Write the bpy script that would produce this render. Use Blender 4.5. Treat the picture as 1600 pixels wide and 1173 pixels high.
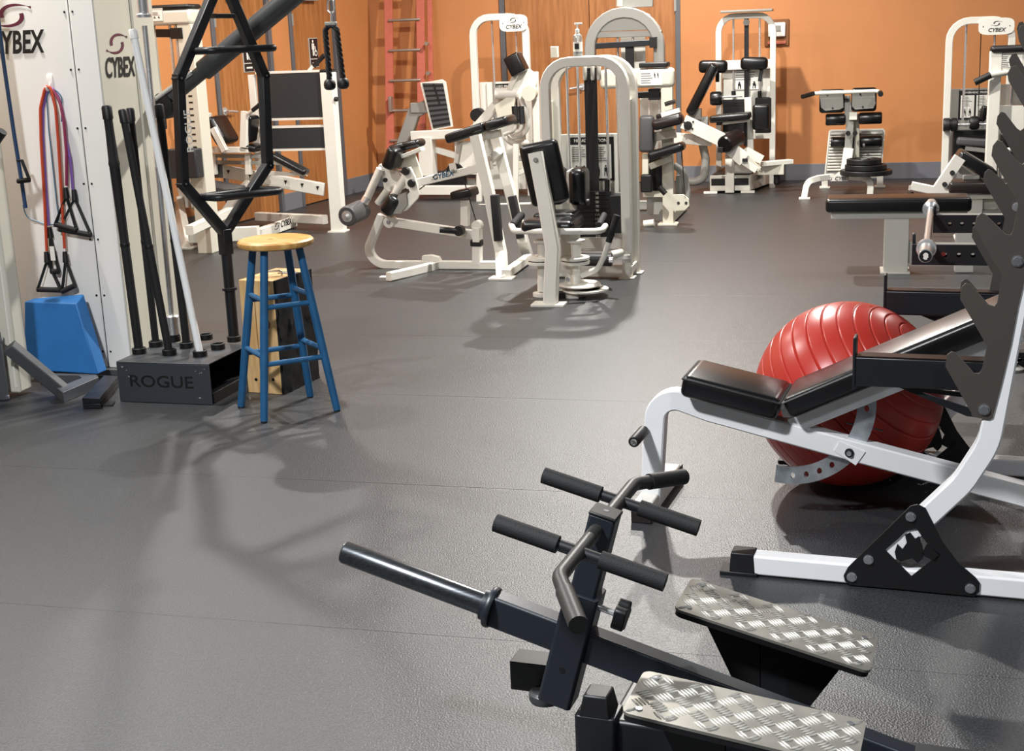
import bpy, bmesh, math, random
from mathutils import Vector, Matrix
from mathutils.geometry import tessellate_polygon
random.seed(7)
V = Vector
scene = bpy.context.scene
COL = scene.collection
for _o in list(bpy.data.objects):
    bpy.data.objects.remove(_o)

# ------------------------------------------------------------------ camera
FPX = 2150.0
PITCH, ROLL, CAMH = math.radians(14.0), math.radians(2.3), 1.58
_f = V((0, math.cos(PITCH), -math.sin(PITCH)))
_r0 = V((1, 0, 0)); _u0 = _r0.cross(_f)
_r = math.cos(ROLL) * _r0 - math.sin(ROLL) * _u0
_u = math.sin(ROLL) * _r0 + math.cos(ROLL) * _u0
CAM = V((0, 0, CAMH))
cd = bpy.data.cameras.new('camera'); cam = bpy.data.objects.new('camera', cd); COL.objects.link(cam)
cd.sensor_width = 36.0; cd.sensor_fit = 'HORIZONTAL'; cd.lens = FPX / 1600 * 36
cd.clip_start = 0.05; cd.clip_end = 100
m4 = Matrix((_r, _u, -_f)).transposed().to_4x4(); m4.translation = CAM
cam.matrix_world = m4
scene.camera = cam

# ------------------------------------------------------------------ light
scene.view_settings.view_transform = 'Standard'
scene.view_settings.look = 'None'
scene.view_settings.gamma = 1.0
scene.view_settings.use_curve_mapping = False
scene.view_settings.exposure = 0.0
w = bpy.data.worlds.new('room_ambient'); scene.world = w; w.use_nodes = True
bg = w.node_tree.nodes['Background']
bg.inputs[0].default_value = (1.0, 0.97, 0.94, 1); bg.inputs[1].default_value = 0.06
def area_lamp(x, y, power, size=0.35, z=3.9, col=(1.0, 0.965, 0.91)):
    ld = bpy.data.lights.new('downlight_or_fill', 'AREA'); ld.shape = 'DISK'; ld.size = size
    ld.energy = power; ld.color = col
    o = bpy.data.objects.new('downlight_or_fill', ld); COL.objects.link(o); o.location = (x, y, z)
    return o
LAMPS = [(0.85, 8.8, 350, .14), (1.25, 11.9, 260, .14), (-2.6, 6.6, 150, .14), (4.4, 9.3, 90, .14), (-2.2, 9.9, 90, .14),
         (-1.75, 1.7, 370, .4, 3.6, (.93, .96, 1.0)), (1.8, .3, 60, .5, 3.6, (.88, .94, 1.0))]  # these two: soft cool fill lights added near the camera, not downlights
for _l in LAMPS: area_lamp(*_l)

# ------------------------------------------------------------------ frames: a vertical working plane of a machine
def ray(px, py):
    return _f + _r * ((px - 800) / FPX) - _u * ((py - 586.5) / FPX)
def G(px, py, z=0.0):
    d = ray(px, py); return CAM + d * ((z - CAMH) / d.z)
class Fr:
    def __init__(s, origin, yaw):
        s.o = V((origin[0], origin[1], 0)); y = math.radians(yaw)
        s.a = V((math.cos(y), math.sin(y), 0)); s.n = V((-math.sin(y), math.cos(y), 0)); s.z = V((0, 0, 1))
    def P(s, px, py, d=0.0):                     # point of the photo on the plane y = d of this frame
        r = ray(px, py); o = s.o + s.n * d
        return CAM + r * ((o - CAM).dot(s.n) / r.dot(s.n))
    def X(s, x, y, z): return s.o + s.a * x + s.n * y + V((0, 0, z))
    def loc(s, p): q = p - s.o; return V((q.dot(s.a), q.dot(s.n), p.z))

# ------------------------------------------------------------------ materials
MAT = {}
def rgb(h):
    c = [int(h[i:i + 2], 16) / 255 for i in (0, 2, 4)]
    return tuple((x / 12.92 if x <= .04045 else ((x + .055) / 1.055) ** 2.4) for x in c) + (1,)
def mat(name, col, rough=.5, metal=0., spec=.5, noise=0., nscale=20, bump=0., bscale=200, coat=0., emit=0., trans=0., col2=None, stretch=None, ior=None, alpha=1.):
    m = bpy.data.materials.new(name); m.use_nodes = True; nt = m.node_tree; b = nt.nodes['Principled BSDF']
    c = rgb(col) if isinstance(col, str) else col
    b.inputs['Base Color'].default_value = c
    b.inputs['Roughness'].default_value = rough; b.inputs['Metallic'].default_value = metal
    b.inputs['Specular IOR Level'].default_value = spec
    b.inputs['Coat Weight'].default_value = coat; b.inputs['Coat Roughness'].default_value = .15
    if trans: b.inputs['Transmission Weight'].default_value = trans
    if ior: b.inputs['IOR'].default_value = ior
    if emit: b.inputs['Emission Color'].default_value = c; b.inputs['Emission Strength'].default_value = emit
    tc = nt.nodes.new('ShaderNodeTexCoord'); vec = tc.outputs['Object']
    if stretch:
        mp = nt.nodes.new('ShaderNodeMapping'); mp.inputs['Scale'].default_value = stretch
        nt.links.new(vec, mp.inputs[0]); vec = mp.outputs[0]
    if noise or col2:
        n = nt.nodes.new('ShaderNodeTexNoise'); n.inputs['Scale'].default_value = nscale; n.inputs['Detail'].default_value = 6
        nt.links.new(vec, n.inputs['Vector'])
        mx = nt.nodes.new('ShaderNodeMix'); mx.data_type = 'RGBA'
        c2 = rgb(col2) if col2 else tuple(min(1, x * (1 + noise)) for x in c[:3]) + (1,)
        c1 = c if col2 else tuple(x * (1 - noise) for x in c[:3]) + (1,)
        rp = nt.nodes.new('ShaderNodeValToRGB'); rp.color_ramp.elements[0].position = .35; rp.color_ramp.elements[1].position = .65
        nt.links.new(n.outputs[0], rp.inputs[0]); nt.links.new(rp.outputs[0], mx.inputs[0])
        mx.inputs[6].default_value = c1; mx.inputs[7].default_value = c2
        nt.links.new(mx.outputs[2], b.inputs['Base Color'])
    if bump:
        n = nt.nodes.new('ShaderNodeTexNoise'); n.inputs['Scale'].default_value = bscale; n.inputs['Detail'].default_value = 3
        nt.links.new(vec, n.inputs['Vector'])
        bp = nt.nodes.new('ShaderNodeBump'); bp.inputs['Strength'].default_value = bump; bp.inputs['Distance'].default_value = .002
        nt.links.new(n.outputs[0], bp.inputs['Height']); nt.links.new(bp.outputs[0], b.inputs['Normal'])
    MAT[name] = m; return m
mat('wall_orange', 'c07f4b', .55, bump=.15, bscale=60, noise=.03, nscale=3)
mat('wall_plain', 'b9a88f', .7)
mat('baseboard', '6f7076', .5)
mat('rubber_floor', '2c2e30', .42, spec=.85, noise=.5, nscale=150, bump=1.0, bscale=190)
mat('rubber_under', '1c1c1c', .8)
mat('door_wood', 'ab7140', .42, col2='935c2e', nscale=5, stretch=(6, 6, .5))
mat('door_frame', '585a5e', .5)
mat('white', 'dedbd1', .38, spec=.5, noise=.02, nscale=8)
mat('tower_white', 'f1efe9', .4)
mat('bar_steel', 'cfcfcd', .24, metal=.55)
mat('cool_white', 'e6e6e6', .38)
mat('cream', 'cfcbbb', .45, noise=.02, nscale=5)
mat('machine_grey', '8f8e88', .45)
mat('vinyl', '0c0c0d', .3, spec=.5, bump=.12, bscale=260)
mat('vinyl_brown', '1d1311', .33, spec=.5, bump=.12, bscale=260)
mat('vinyl_grey', '4b4b4c', .45, bump=.1, bscale=260)
mat('foam', '111112', .75, bump=.5, bscale=350)
mat('knurl', '131313', .5, bump=.6, bscale=420)
mat('black_steel', '14161a', .42, spec=.5, bump=.05, bscale=300)
mat('satin_black', '0a0a0b', .5)
mat('navy_steel', '1b2027', .4, spec=.5, bump=.06, bscale=260)
mat('grey_steel', '4b4d50', .45, spec=.5)
mat('sleeve_steel', '4c4f52', .28, metal=.85, noise=.25, nscale=12, stretch=(2, 30, 30))
mat('rack_plate', '5c5650', .4, metal=.5, bump=.05, bscale=180)
mat('chrome', 'e4e4e4', .25, metal=.75)
mat('dark_tube', '282826', .45, metal=.0, bump=.15, bscale=300)
mat('arm_grey', '3a3c3e', .4)
mat('holder_grey', '34373b', .5, bump=.08, bscale=200)
mat('galv', 'a9aeb2', .35, metal=.75, noise=.35, nscale=14)
mat('bolt', 'c9ccd0', .25, metal=.9)
mat('tread', '8d8a82', .42, metal=.6, noise=.18, nscale=9)
mat('tread_rib', 'efece4', .28, metal=.5)
mat('board', '26282b', .5)
mat('ball_red', 'b5352b', .33, spec=.5, noise=.05, nscale=4)
mat('ball_groove', '6f1512', .5)
mat('stool_blue', '1f567f', .42, noise=.1, nscale=14)
mat('seat_wood', 'd6ab66', .45, col2='b98543', nscale=6, stretch=(2, 14, 2))
mat('seat_stain', '6d4422', .55)
mat('block_wood', 'dcb884', .55, col2='c79a5f', nscale=5, stretch=(9, 9, 1))
mat('charred', '17130f', .75, col2='060505', nscale=9, bump=.8, bscale=30)
mat('knot', '6a4220', .6)
mat('foam_blue', '17619f', .6, noise=.05, nscale=12)
mat('tube_red', 'c2492c', .4); mat('tube_purple', '7d5aa3', .4); mat('tube_maroon', '8d2f52', .4); mat('tube_blue', '1d3f66', .4); mat('tube_teal', '3d6e86', .4)
mat('pvc', 'f5f5f2', .35)
mat('ladder', 'bd6450', .55, noise=.06, nscale=20)
mat('aluminium', 'a79b90', .4, metal=.6)
mat('logo_maroon', '5d1c33', .5); mat('ink', '101010', .5); mat('logo_blue', '19597a', .5); mat('ink_grey', '6e6e6c', .6)
mat('paper', 'e8e6dd', .5); mat('paper_grey', 'bdbbb3', .5)
mat('yellow', 'd8a52e', .5)
mat('sign_black', '15151a', .4)
mat('gel', 'dfe7ea', .08, trans=.85, ior=1.4)
mat('plastic_white', 'eeece6', .4)
mat('plate_iron', '101011', .45, bump=.1, bscale=90)
mat('mirror', 'e6e6e6', .05, metal=1)
mat('wood_hazel', '7a4c22', .5)

# ------------------------------------------------------------------ objects
def tag(o, label=None, cat=None, group=None, kind=None):
    if label: o['label'] = label
    if cat: o['category'] = cat
    if group: o['group'] = group
    if kind: o['kind'] = kind
    return o
def thing(name, label, cat, loc, group=None):
    o = bpy.data.objects.new(name, None); COL.objects.link(o); o.location = loc
    o.empty_display_size = .1
    return tag(o, label, cat, group)
def origin_of(p):
    q = V((0, 0, 0))
    while p is not None:
        q = q + p.location; p = p.parent
    return q
def fil(pts, r, n=6):
    """round the inner corners of a polyline"""
    out = [pts[0].copy()]
    for i in range(1, len(pts) - 1):
        p, a, b = pts[i], pts[i - 1], pts[i + 1]
        u, v = (a - p), (b - p); lu, lv = u.length, v.length; u.normalize(); v.normalize()
        ang = math.acos(max(-1, min(1, u.dot(v))))
        if ang > math.pi - .03: out.append(p.copy()); continue
        d = min(r / math.tan(ang / 2), lu * .49, lv * .49); rr = d * math.tan(ang / 2)
        c = p + (u + v).normalized() * (rr / math.sin(ang / 2))
        s, e = p + u * d - c, p + v * d - c
        tot = math.pi - ang; ax = s.cross(e).normalized()
        for k in range(n + 1):
            out.append(c + Matrix.Rotation(tot * k / n, 3, ax) @ s)
    out.append(pts[-1].copy()); return out
def arc(c, r, u, v, a0, a1, n=16):
    return [c + (u * math.cos(math.radians(a0 + (a1 - a0) * i / n)) + v * math.sin(math.radians(a0 + (a1 - a0) * i / n))) * r for i in range(n + 1)]
class MB:
    """collects shapes in world space; build() links them as one mesh object"""
    def __init__(s): s.v = []; s.f = []
    def add(s, v, f):
        k = len(s.v); s.v += [V(x) for x in v]; s.f += [tuple(i + k for i in q) for q in f]; return s
    def box(s, c, size, ax=None, taper=1.0):
        ax = ax or (V((1, 0, 0)), V((0, 1, 0)), V((0, 0, 1))); x, y, z = (a * (d / 2) for a, d in zip(ax, size))
        vs = [c + x * i * (taper if k > 0 else 1) + y * j * (taper if k > 0 else 1) + z * k for k in (-1, 1) for j in (-1, 1) for i in (-1, 1)]
        return s.add(vs, [(0, 2, 3, 1), (4, 5, 7, 6), (0, 1, 5, 4), (2, 6, 7, 3), (0, 4, 6, 2), (1, 3, 7, 5)])
    def pad(s, c, size, ax=None, b=.02, seg=4):
        ax = ax or (V((1, 0, 0)), V((0, 1, 0)), V((0, 0, 1)))
        bm = bmesh.new(); bmesh.ops.create_cube(bm, size=1)
        for q in bm.verts: q.co = V((q.co.x * size[0], q.co.y * size[1], q.co.z * size[2]))
        bmesh.ops.bevel(bm, geom=bm.edges[:], offset=min(b, min(size) * .49), segments=seg, profile=.5, affect='EDGES')
        bm.verts.index_update()
        vs = [c + ax[0] * q.co.x + ax[1] * q.co.y + ax[2] * q.co.z for q in bm.verts]; fs = [tuple(q.index for q in f.verts) for f in bm.faces]
        bm.free(); return s.add(vs, fs)
    def sweep(s, pts, prof, side, cap=True):
        """prof: (s, t) list; side: vector for s; t = tangent x side"""
        n = len(pts); m = len(prof); vs = []
        for i, p in enumerate(pts):
            t0 = (p - pts[i - 1]).normalized() if i else (pts[1] - p).normalized()
            t1 = (pts[i + 1] - p).normalized() if i < n - 1 else t0
            t = (t0 + t1).normalized(); sd = (side - t * side.dot(t))
            sd = sd.normalized(); up = t.cross(sd).normalized()
            k = 1 / max(.3, t.dot(t1))
            # stretch in the bend plane only
            bend = (t1 - t0); bend = bend - t * bend.dot(t)
            for (a, b) in prof:
                o = sd * a + up * b
                if bend.length > 1e-4:
                    bn = bend.normalized(); o = o + bn * (o.dot(bn) * (k - 1))
                vs.append(p + o)
        fs = [(i * m + j, i * m + (j + 1) % m, (i + 1) * m + (j + 1) % m, (i + 1) * m + j) for i in range(n - 1) for j in range(m)]
        if cap: fs += [tuple(range(m - 1, -1, -1)), tuple((n - 1) * m + j for j in range(m))]
        return s.add(vs, fs)
    def beam(s, pts, w, h, side, fillet=0):
        if fillet: pts = fil(pts, fillet)
        w /= 2; h /= 2; c = min(w, h) * .16
        pr = [(-w + c, -h), (w - c, -h), (w, -h + c), (w, h - c), (w - c, h), (-w + c, h), (-w, h - c), (-w, -h + c)]
        return s.sweep(pts, pr, side)
    def tube(s, pts, r, seg=12, fillet=0, cap=True):
        if fillet: pts = fil(pts, fillet)
        t = (pts[1] - pts[0]).normalized(); side = t.orthogonal().normalized()
        # parallel transport
        n = len(pts); vs = []
        for i, p in enumerate(pts):
            t0 = (p - pts[i - 1]).normalized() if i else (pts[1] - p).normalized()
            t1 = (pts[i + 1] - p).normalized() if i < n - 1 else t0
            tt = (t0 + t1).normalized() if (t0 + t1).length > 1e-6 else t0
            side = (side - tt * side.dot(tt)).normalized(); up = tt.cross(side)
            rr = r[i] if isinstance(r, (list, tuple)) else r
            vs += [p + (side * math.cos(2 * math.pi * k / seg) + up * math.sin(2 * math.pi * k / seg)) * rr for k in range(seg)]
        fs = [(i * seg + j, i * seg + (j + 1) % seg, (i + 1) * seg + (j + 1) % seg, (i + 1) * seg + j) for i in range(n - 1) for j in range(seg)]
        if cap: fs += [tuple(range(seg - 1, -1, -1)), tuple((n - 1) * seg + j for j in range(seg))]
        return s.add(vs, fs)
    def cyl(s, a, b, r, seg=20): return s.tube([a, b], r, seg)
    def lathe(s, base, axis, prof, seg=28):
        """prof: (radius, height along axis)"""
        axis = axis.normalized(); u = axis.orthogonal().normalized(); v = axis.cross(u); n = len(prof)
        vs = [base + axis * h + (u * math.cos(2 * math.pi * k / seg) + v * math.sin(2 * math.pi * k / seg)) * max(r, 1e-4) for r, h in prof for k in range(seg)]
        fs = [(i * seg + j, i * seg + (j + 1) % seg, (i + 1) * seg + (j + 1) % seg, (i + 1) * seg + j) for i in range(n - 1) for j in range(seg)]
        fs += [tuple(range(seg - 1, -1, -1)), tuple((n - 1) * seg + j for j in range(seg))]
        return s.add(vs, fs)
    def plate(s, pts, th, holes=()):
        """flat polygon (3-D points) extruded by the vector th"""
        loops = [list(pts)] + [list(h) for h in holes]
        allp = [p for l in loops for p in l]; tri = tessellate_polygon(loops); n = len(allp)
        nrm = V((0, 0, 0)); q = loops[0]
        for i in range(len(q)): nrm += q[i].cross(q[(i + 1) % len(q)])
        flip = nrm.dot(th) > 0
        fs = []
        for t in tri:
            a, b, c = (allp[i] for i in t)
            t = tuple(t) if ((b - a).cross(c - a)).dot(th) < 0 else tuple(reversed(t))
            fs.append(t); fs.append(tuple(i + n for i in reversed(t)))
        k = 0
        for li, l in enumerate(loops):
            m = len(l); nn = V((0, 0, 0))
            for i in range(m): nn += l[i].cross(l[(i + 1) % m])
            out = (nn.dot(th) < 0) == (li == 0)
            for i in range(m):
                a, b = k + i, k + (i + 1) % m
                fs.append((b, a, a + n, b + n) if not out else (a, b, b + n, a + n))
            k += m
        return s.add(allp + [p + th for p in allp], fs)
    def build(s, name, m, parent=None, bevel=0., angle=35, flat=False):
        o0 = origin_of(parent)
        me = bpy.data.meshes.new(name); me.from_pydata([tuple(p - o0) for p in s.v], [], s.f); me.update()
        bm = bmesh.new(); bm.from_mesh(me); bmesh.ops.recalc_face_normals(bm, faces=bm.faces[:]); bm.to_mesh(me); bm.free()
        o = bpy.data.objects.new(name, me); COL.objects.link(o); me.materials.append(MAT[m])
        if not flat:
            me.shade_smooth(); me.set_sharp_from_angle(angle=math.radians(angle))
        if parent: o.parent = parent
        if bevel:
            b = o.modifiers.new('edge', 'BEVEL'); b.width = bevel; b.segments = 2; b.limit_method = 'ANGLE'; b.angle_limit = math.radians(40)
        return o
def solo(mb, name, m, label, cat, group=None, kind=None, **k):
    """a thing that is one mesh, origin at its base centre"""
    lo = V((sum(p.x for p in mb.v) / len(mb.v), sum(p.y for p in mb.v) / len(mb.v), min(p.z for p in mb.v)))
    mb.v = [p - lo for p in mb.v]
    o = mb.build(name, m, None, **k); o.location = lo
    return tag(o, label, cat, group, kind)
def struct(mb, name, m, parent=None, **k):
    o = mb.build(name, m, parent, **k)
    if parent is None: o['kind'] = 'structure'
    return o
def circ(c, r, u, v, n=16): return [c + (u * math.cos(2 * math.pi * k / n) + v * math.sin(2 * math.pi * k / n)) * r for k in range(n)]
def hexbolt(parent, c, ax, r=.011, m='bolt', h=.008):
    o = MB().cyl(c, c + ax * .003, r * 1.25, 16).cyl(c + ax * .003, c + ax * h, r, 6).build('bolt', m, parent); return o
def lettering(txt, c, xd, up, size, m, parent, name='lettering', shear=0., off=0., ext=.0008, sx=1.0, lift=.0015, align='CENTER'):
    cu = bpy.data.curves.new('t', 'FONT'); cu.body = txt; cu.size = 1; cu.shear = shear; cu.offset = off; cu.extrude = ext / size
    cu.align_x = align; cu.align_y = 'CENTER'; cu.resolution_u = 3
    t = bpy.data.objects.new('t', cu); COL.objects.link(t)
    dg = bpy.context.evaluated_depsgraph_get(); me = bpy.data.meshes.new_from_object(t.evaluated_get(dg))
    bpy.data.objects.remove(t); bpy.data.curves.remove(cu)
    nz = xd.cross(up).normalized(); o0 = origin_of(parent)
    for q in me.vertices:
        x, y, z = q.co; q.co = c + xd * (x * size * sx) + up * (y * size) + nz * (z * size + lift) - o0
    me.name = name; me.materials.clear(); me.materials.append(MAT[m])
    o = bpy.data.objects.new(name, me); COL.objects.link(o); o.parent = parent
    return o
def swoosh(c, xd, up, size, m, parent):
    """two facing crescents that make a tilted eye"""
    nz = xd.cross(up).normalized(); mb = MB()
    for sg in (1, -1):
        ou, inn = [], []
        for i in range(13):
            t = i / 12
            a = math.radians(200 - 175 * t)
            # outer edge long tail, inner edge rounder
            ou.append((math.cos(a) * .62 + .42 * t * t, math.sin(a) * .42 + .06))
            inn.append((math.cos(a) * .40 + .64 * t ** 3, math.sin(a) * .30 + .04 + .18 * t ** 4))
        poly = ou + inn[::-1]
        q = [c + xd * (sg * x * size) + up * (sg * y * size) + nz * .0012 for x, y in poly]
        mb.plate(q, nz * .0008)
    return mb.build('emblem', m, parent, flat=True)
def logo(fr_x, up, c, size, parent, emb='ink', ink='ink', txt='CYBEX', side=False):
    if side:
        swoosh(c - fr_x * size * 2.0, fr_x, up, size * .75, emb, parent); lettering(txt, c + fr_x * size * .5, fr_x, up, size, ink, parent, 'logo_lettering', .25, .012)
    else:
        swoosh(c + up * size * 1.0, fr_x, up, size * .95, emb, parent); lettering(txt, c - up * size * .1, fr_x, up, size * 1.25, ink, parent, 'logo_lettering', .22, .022, sx=.66)

# ================================================================== SETTING
CN = (-1.36, 15.09)
LW = Fr(CN, 68.6); BW = Fr(CN, -13.1)
def wallbox(fr, x0, x1, z0, z1, d0, d1, mb=None):
    mb = mb or MB()
    return mb.box(fr.X((x0 + x1) / 2, (d0 + d1) / 2, (z0 + z1) / 2), (x1 - x0, d1 - d0, z1 - z0), (fr.a, fr.n, fr.z))
# floor: an underlay with rolled-out rubber sheets on it
under = MB().box(V((0.5, 7, -.058)), (18, 22, .1)); floor = struct(under, 'floor', 'rubber_under')
FL = Fr((0, 0), -15)
for k in range(-5, 12):
    y0 = 4.5 + 1.22 * (k - 1)
    sh = MB().box(FL.X(-.6 + (k % 2) * .2, y0 + .61, -.004), (14.6, 1.2185, .008), (FL.a, FL.n, FL.z))
    sh.build('rubber_sheet', 'rubber_floor', floor)
# walls with openings for the doors
DZ = 2.08
wb = MB()
wallbox(BW, -.0, 1.42, 0, 4.2, 0, .12, wb); wallbox(BW, 3.29, 8.2, 0, 4.2, 0, .12, wb); wallbox(BW, 1.42, 3.29, DZ, 4.2, 0, .12, wb)
wall_back = struct(wb, 'wall_back', 'wall_orange')
wl = MB()
wallbox(LW, -9.0, -3.06, 0, 4.2, 0, .12, wl); wallbox(LW, -2.07, -1.72, 0, 4.2, 0, .12, wl); wallbox(LW, -.78, .0, 0, 4.2, 0, .12, wl)
wallbox(LW, -3.06, -2.07, DZ, 4.2, 0, .12, wl); wallbox(LW, -1.72, -.78, DZ, 4.2, 0, .12, wl)
wall_left = struct(wl, 'wall_left', 'wall_orange')
for nm, fr, segs in (('baseboard_back', BW, ((0, 1.42), (3.29, 8.2))), ('baseboard_left', LW, ((-9, -3.06), (-2.07, -1.72), (-.78, 0)))):
    mb = MB()
    for x0, x1 in segs: wallbox(fr, x0, x1, 0, .165, -.012, 0, mb)
    struct(mb, nm, 'baseboard', bevel=.003)
def door(n, fr, x0, x1, handles, leaves=1, closer=True):
    d = MB(); fw = .05
    wallbox(fr, x0 - fw, x0, 0, DZ, -.02, .1, d); wallbox(fr, x1, x1 + fw, 0, DZ, -.02, .1, d); wallbox(fr, x0 - fw, x1 + fw, DZ, DZ + fw, -.02, .1, d)
    root = struct(d, 'door_%d' % n, 'door_frame', bevel=.003)
    wlf = (x1 - x0) / leaves
    for i in range(leaves):
        lf = wallbox(fr, x0 + i * wlf + .004, x0 + (i + 1) * wlf - .004, .01, DZ - .004, .015, .06).build('door_leaf', 'door_wood', root, bevel=.002)
    for hx, sg in handles:
        c = fr.X(hx, .015, 1.0)
        h = MB().cyl(c, c - fr.n * .012, .036, 24).cyl(c, c - fr.n * .055, .011, 12)
        h.tube(fil([c - fr.n * .05, c - fr.n * .055 + fr.a * sg * .03, c - fr.n * .055 + fr.a * sg * .125 - fr.z * .012], .01), .010, 10).build('lever_handle', 'chrome', root)
    if closer:
        wallbox(fr, x0 + .25, x0 + .5, 1.95, 2.01, -.045, .015).build('door_closer', 'machine_grey', root, bevel=.004)
    # hinge on the jamb
    wallbox(fr, x0 - .012 if closer else x1 - .01, x0 + .012 if closer else x1 + .012, 1.72, 1.83, -.026, -.018).build('hinge', 'machine_grey', root)
    return root
door(1, LW, -3.01, -2.12, [(-2.93, 1)]); door(2, LW, -1.67, -.83, []); door(3, BW, 1.47, 3.24, [(2.27, -1)], 2, False)
# restroom signs
def sign(x, z, label):
    r = thing('restroom_sign', label, 'sign', LW.X(x, .014, z), 'restroom signs on the doors')
    wallbox(LW, x - .085, x + .085, z - .14, z + .14, .006, .0145).build('backing', 'paper_grey', r)
    wallbox(LW, x - .078, x + .078, z - .055, z + .133, .003, .006).build('panel', 'sign_black', r)
    wallbox(LW, x - .078, x + .078, z - .133, z - .066, .003, .006).build('panel', 'sign_black', r)
    q = lambda a, b: LW.X(x + a, .0025, z + b)
    mb = MB(); mb.plate(circ(q(-.02, .108), .014, LW.a, LW.z, 14), LW.n * -.001)
    mb.plate([q(-.045, .088), q(.005, .088), q(.005, .03), q(-.006, .03), q(-.006, -.03), q(-.034, -.03), q(-.034, .03), q(-.045, .03)], LW.n * -.001)
    mb.build('pictogram', 'paper', r, flat=True)['kind'] = 'stuff'; mb = MB()
    cw = circ(q(.03, -.005), .03, LW.a, LW.z, 18); ci = circ(q(.03, -.005), .02, LW.a, LW.z, 18)
    mb.plate(cw, LW.n * -.001, [ci]); mb.plate([q(.012, .06), q(.028, .06), q(.03, .02), q(.05, .018), q(.05, .005), q(.014, .005)], LW.n * -.001)
    mb.plate([q(-.05, -.093), q(.05, -.093), q(.05, -.108), q(-.05, -.108)], LW.n * -.001)
    mb.build('pictogram', 'paper', r, flat=True)['kind'] = 'stuff'
sign(-1.245, 1.46, 'black and white accessible restroom sign on the door beside the hanging rope')
sign(-2.47, 1.46, 'black restroom sign on the door behind the black hexagonal bar')
# thermostat on the back wall
t = thing('thermostat', 'white thermostat in a clear brown guard on the orange back wall', 'thermostat', BW.X(4.25, 0, 1.4))
wallbox(BW, 4.13, 4.37, 1.34, 1.60, -.02, 0).build('guard_plate', 'wood_hazel', t, bevel=.006)
wallbox(BW, 4.165, 4.335, 1.43, 1.57, -.05, -.02).build('body', 'plastic_white', t, bevel=.012)
wallbox(BW, 4.21, 4.29, 1.48, 1.54, -.052, -.05).build('display', 'machine_grey', t)
wallbox(BW, 4.16, 4.34, 1.36, 1.39, -.035, -.02).build('lock_bar', 'ladder', t, bevel=.004)
# alarm dot and corner panel on the wall right of the oval-badge machine
c = BW.X(6.55, -.012, 1.40)
solo(MB().cyl(c + BW.n * .012, c, .02, 14), 'wall_sensor', 'satin_black', 'tiny black sensor on the orange wall at the far right', 'sensor')

# ================================================================== T-BAR ROW MACHINE (foreground)
_c = ray(765, 945); _c = CAM + _c.normalized() * 3.03
TB = Fr((_c.x, _c.y), -20)
T = thing('t_bar_row_machine', 'black plate-loaded row machine with diamond-tread foot plates in the foreground', 'row machine', TB.X(.9, 0, 0))
P = TB.P
tip, colr, bend = P(537, 862), P(765, 947), P(1010, 1040)
ld = (bend - colr).normalized(); lu = TB.n.cross(ld).normalized()
if lu.z < 0: lu = -lu
sd = (tip - colr).normalized()
sl = MB().lathe(colr, tip - colr, [(.0, 0), (.0255, 0), (.0255, (tip - colr).length - .004), (.0235, (tip - colr).length), (.018, (tip - colr).length), (.017, (tip - colr).length - .006), (0, (tip - colr).length - .006)], 32).build('weight_sleeve', 'sleeve_steel', T)
MB().lathe(colr - sd * .012, sd, [(.027, 0), (.044, .0), (.046, .004), (.046, .010), (.044, .014), (.034, .018), (.034, .026), (.027, .028)], 36).build('collar', 'navy_steel', T)
lev_end = colr + ld * 1.35
MB().beam([colr, lev_end], .05, .072, TB.n).build('lever_beam', 'navy_steel', T, bevel=.002)
# upright handle post: outer sleeve, inner post
ptop, pbot = P(946, 803), P(872, 1090)
pd = (ptop - pbot).normalized(); L = (ptop - pbot).length
pside = TB.n
MB().beam([pbot, pbot + pd * (L * .60)], .075, .075, pside).build('post_sleeve', 'navy_steel', T, bevel=.002)
MB().beam([pbot + pd * .5 * L, ptop], .058, .058, pside).build('handle_post', 'navy_steel', T, bevel=.002)
fx = pd.cross(TB.n).normalized()
if fx.dot(TB.a) < 0: fx = -fx
MB().box(ptop + pd * .004, (.06, .06, .008), (fx, TB.n, pd)).build('post_cap', 'satin_black', T, bevel=.003)
MB().cyl(ptop + pd * .008, ptop + pd * .0085, .006, 12).build('bolt', 'bolt', T)
MB().cyl(pbot + pd * L * .2 - TB.n * .037, pbot + pd * L * .2 - TB.n * .0385, .007, 12).build('pin_hole', 'satin_black', T)
MB().cyl(pbot + pd * L * .56 - TB.n * .037, pbot + pd * L * .56 - TB.n * .0385, .007, 12).build('pin_hole', 'satin_black', T)
hk = P(962, 958)
for i, (r0, r1) in enumerate(((.034, .034),)):
    kd = fx; kp = hk
    MB().cyl(kp - kd * .05, kp, .007, 12).build('knob_shaft', 'chrome', T)
    kn = MB(); pr = []
    for k in range(30):
        an = 2 * math.pi * k / 30; rr = .031 + .0045 * math.cos(5 * an)
        pr.append(kp + (TB.n * math.cos(an) + pd * math.sin(an)) * rr)
    kn.plate(pr, kd * .026); kn.build('adjusting_knob', 'satin_black', T, bevel=.004)
# handle bar
hc = ptop - pd * .03 - fx * .005
def HB(x, d): return hc + fx * x + TB.n * d
bar = [HB(.085, -.43) - pd * .0, HB(0, -.28), HB(0, .28), HB(.085, .42)]
MB().tube(bar, .0155, 16, fillet=.06).build('handle_bar', 'dark_tube', T)
for q0, q1 in ((bar[0], bar[1]), (bar[3], bar[2])):
    dd = (q0 - q1).normalized(); MB().cyl(q0 - dd * .115, q0 + dd * .002, .0185, 20).build('grip', 'knurl' if q0 is bar[3] else 'dark_tube', T)
for d in (-.15, .16):
    for sg in (-1, 1):
        g0, g1 = HB(0, d), HB(sg * .175, d)
        MB().cyl(g0, g1, .0125, 14).build('grip_tube', 'black_steel', T)
        MB().cyl(HB(sg * .045, d), HB(sg * .18, d), .0185, 20).build('grip', 'foam', T)
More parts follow.
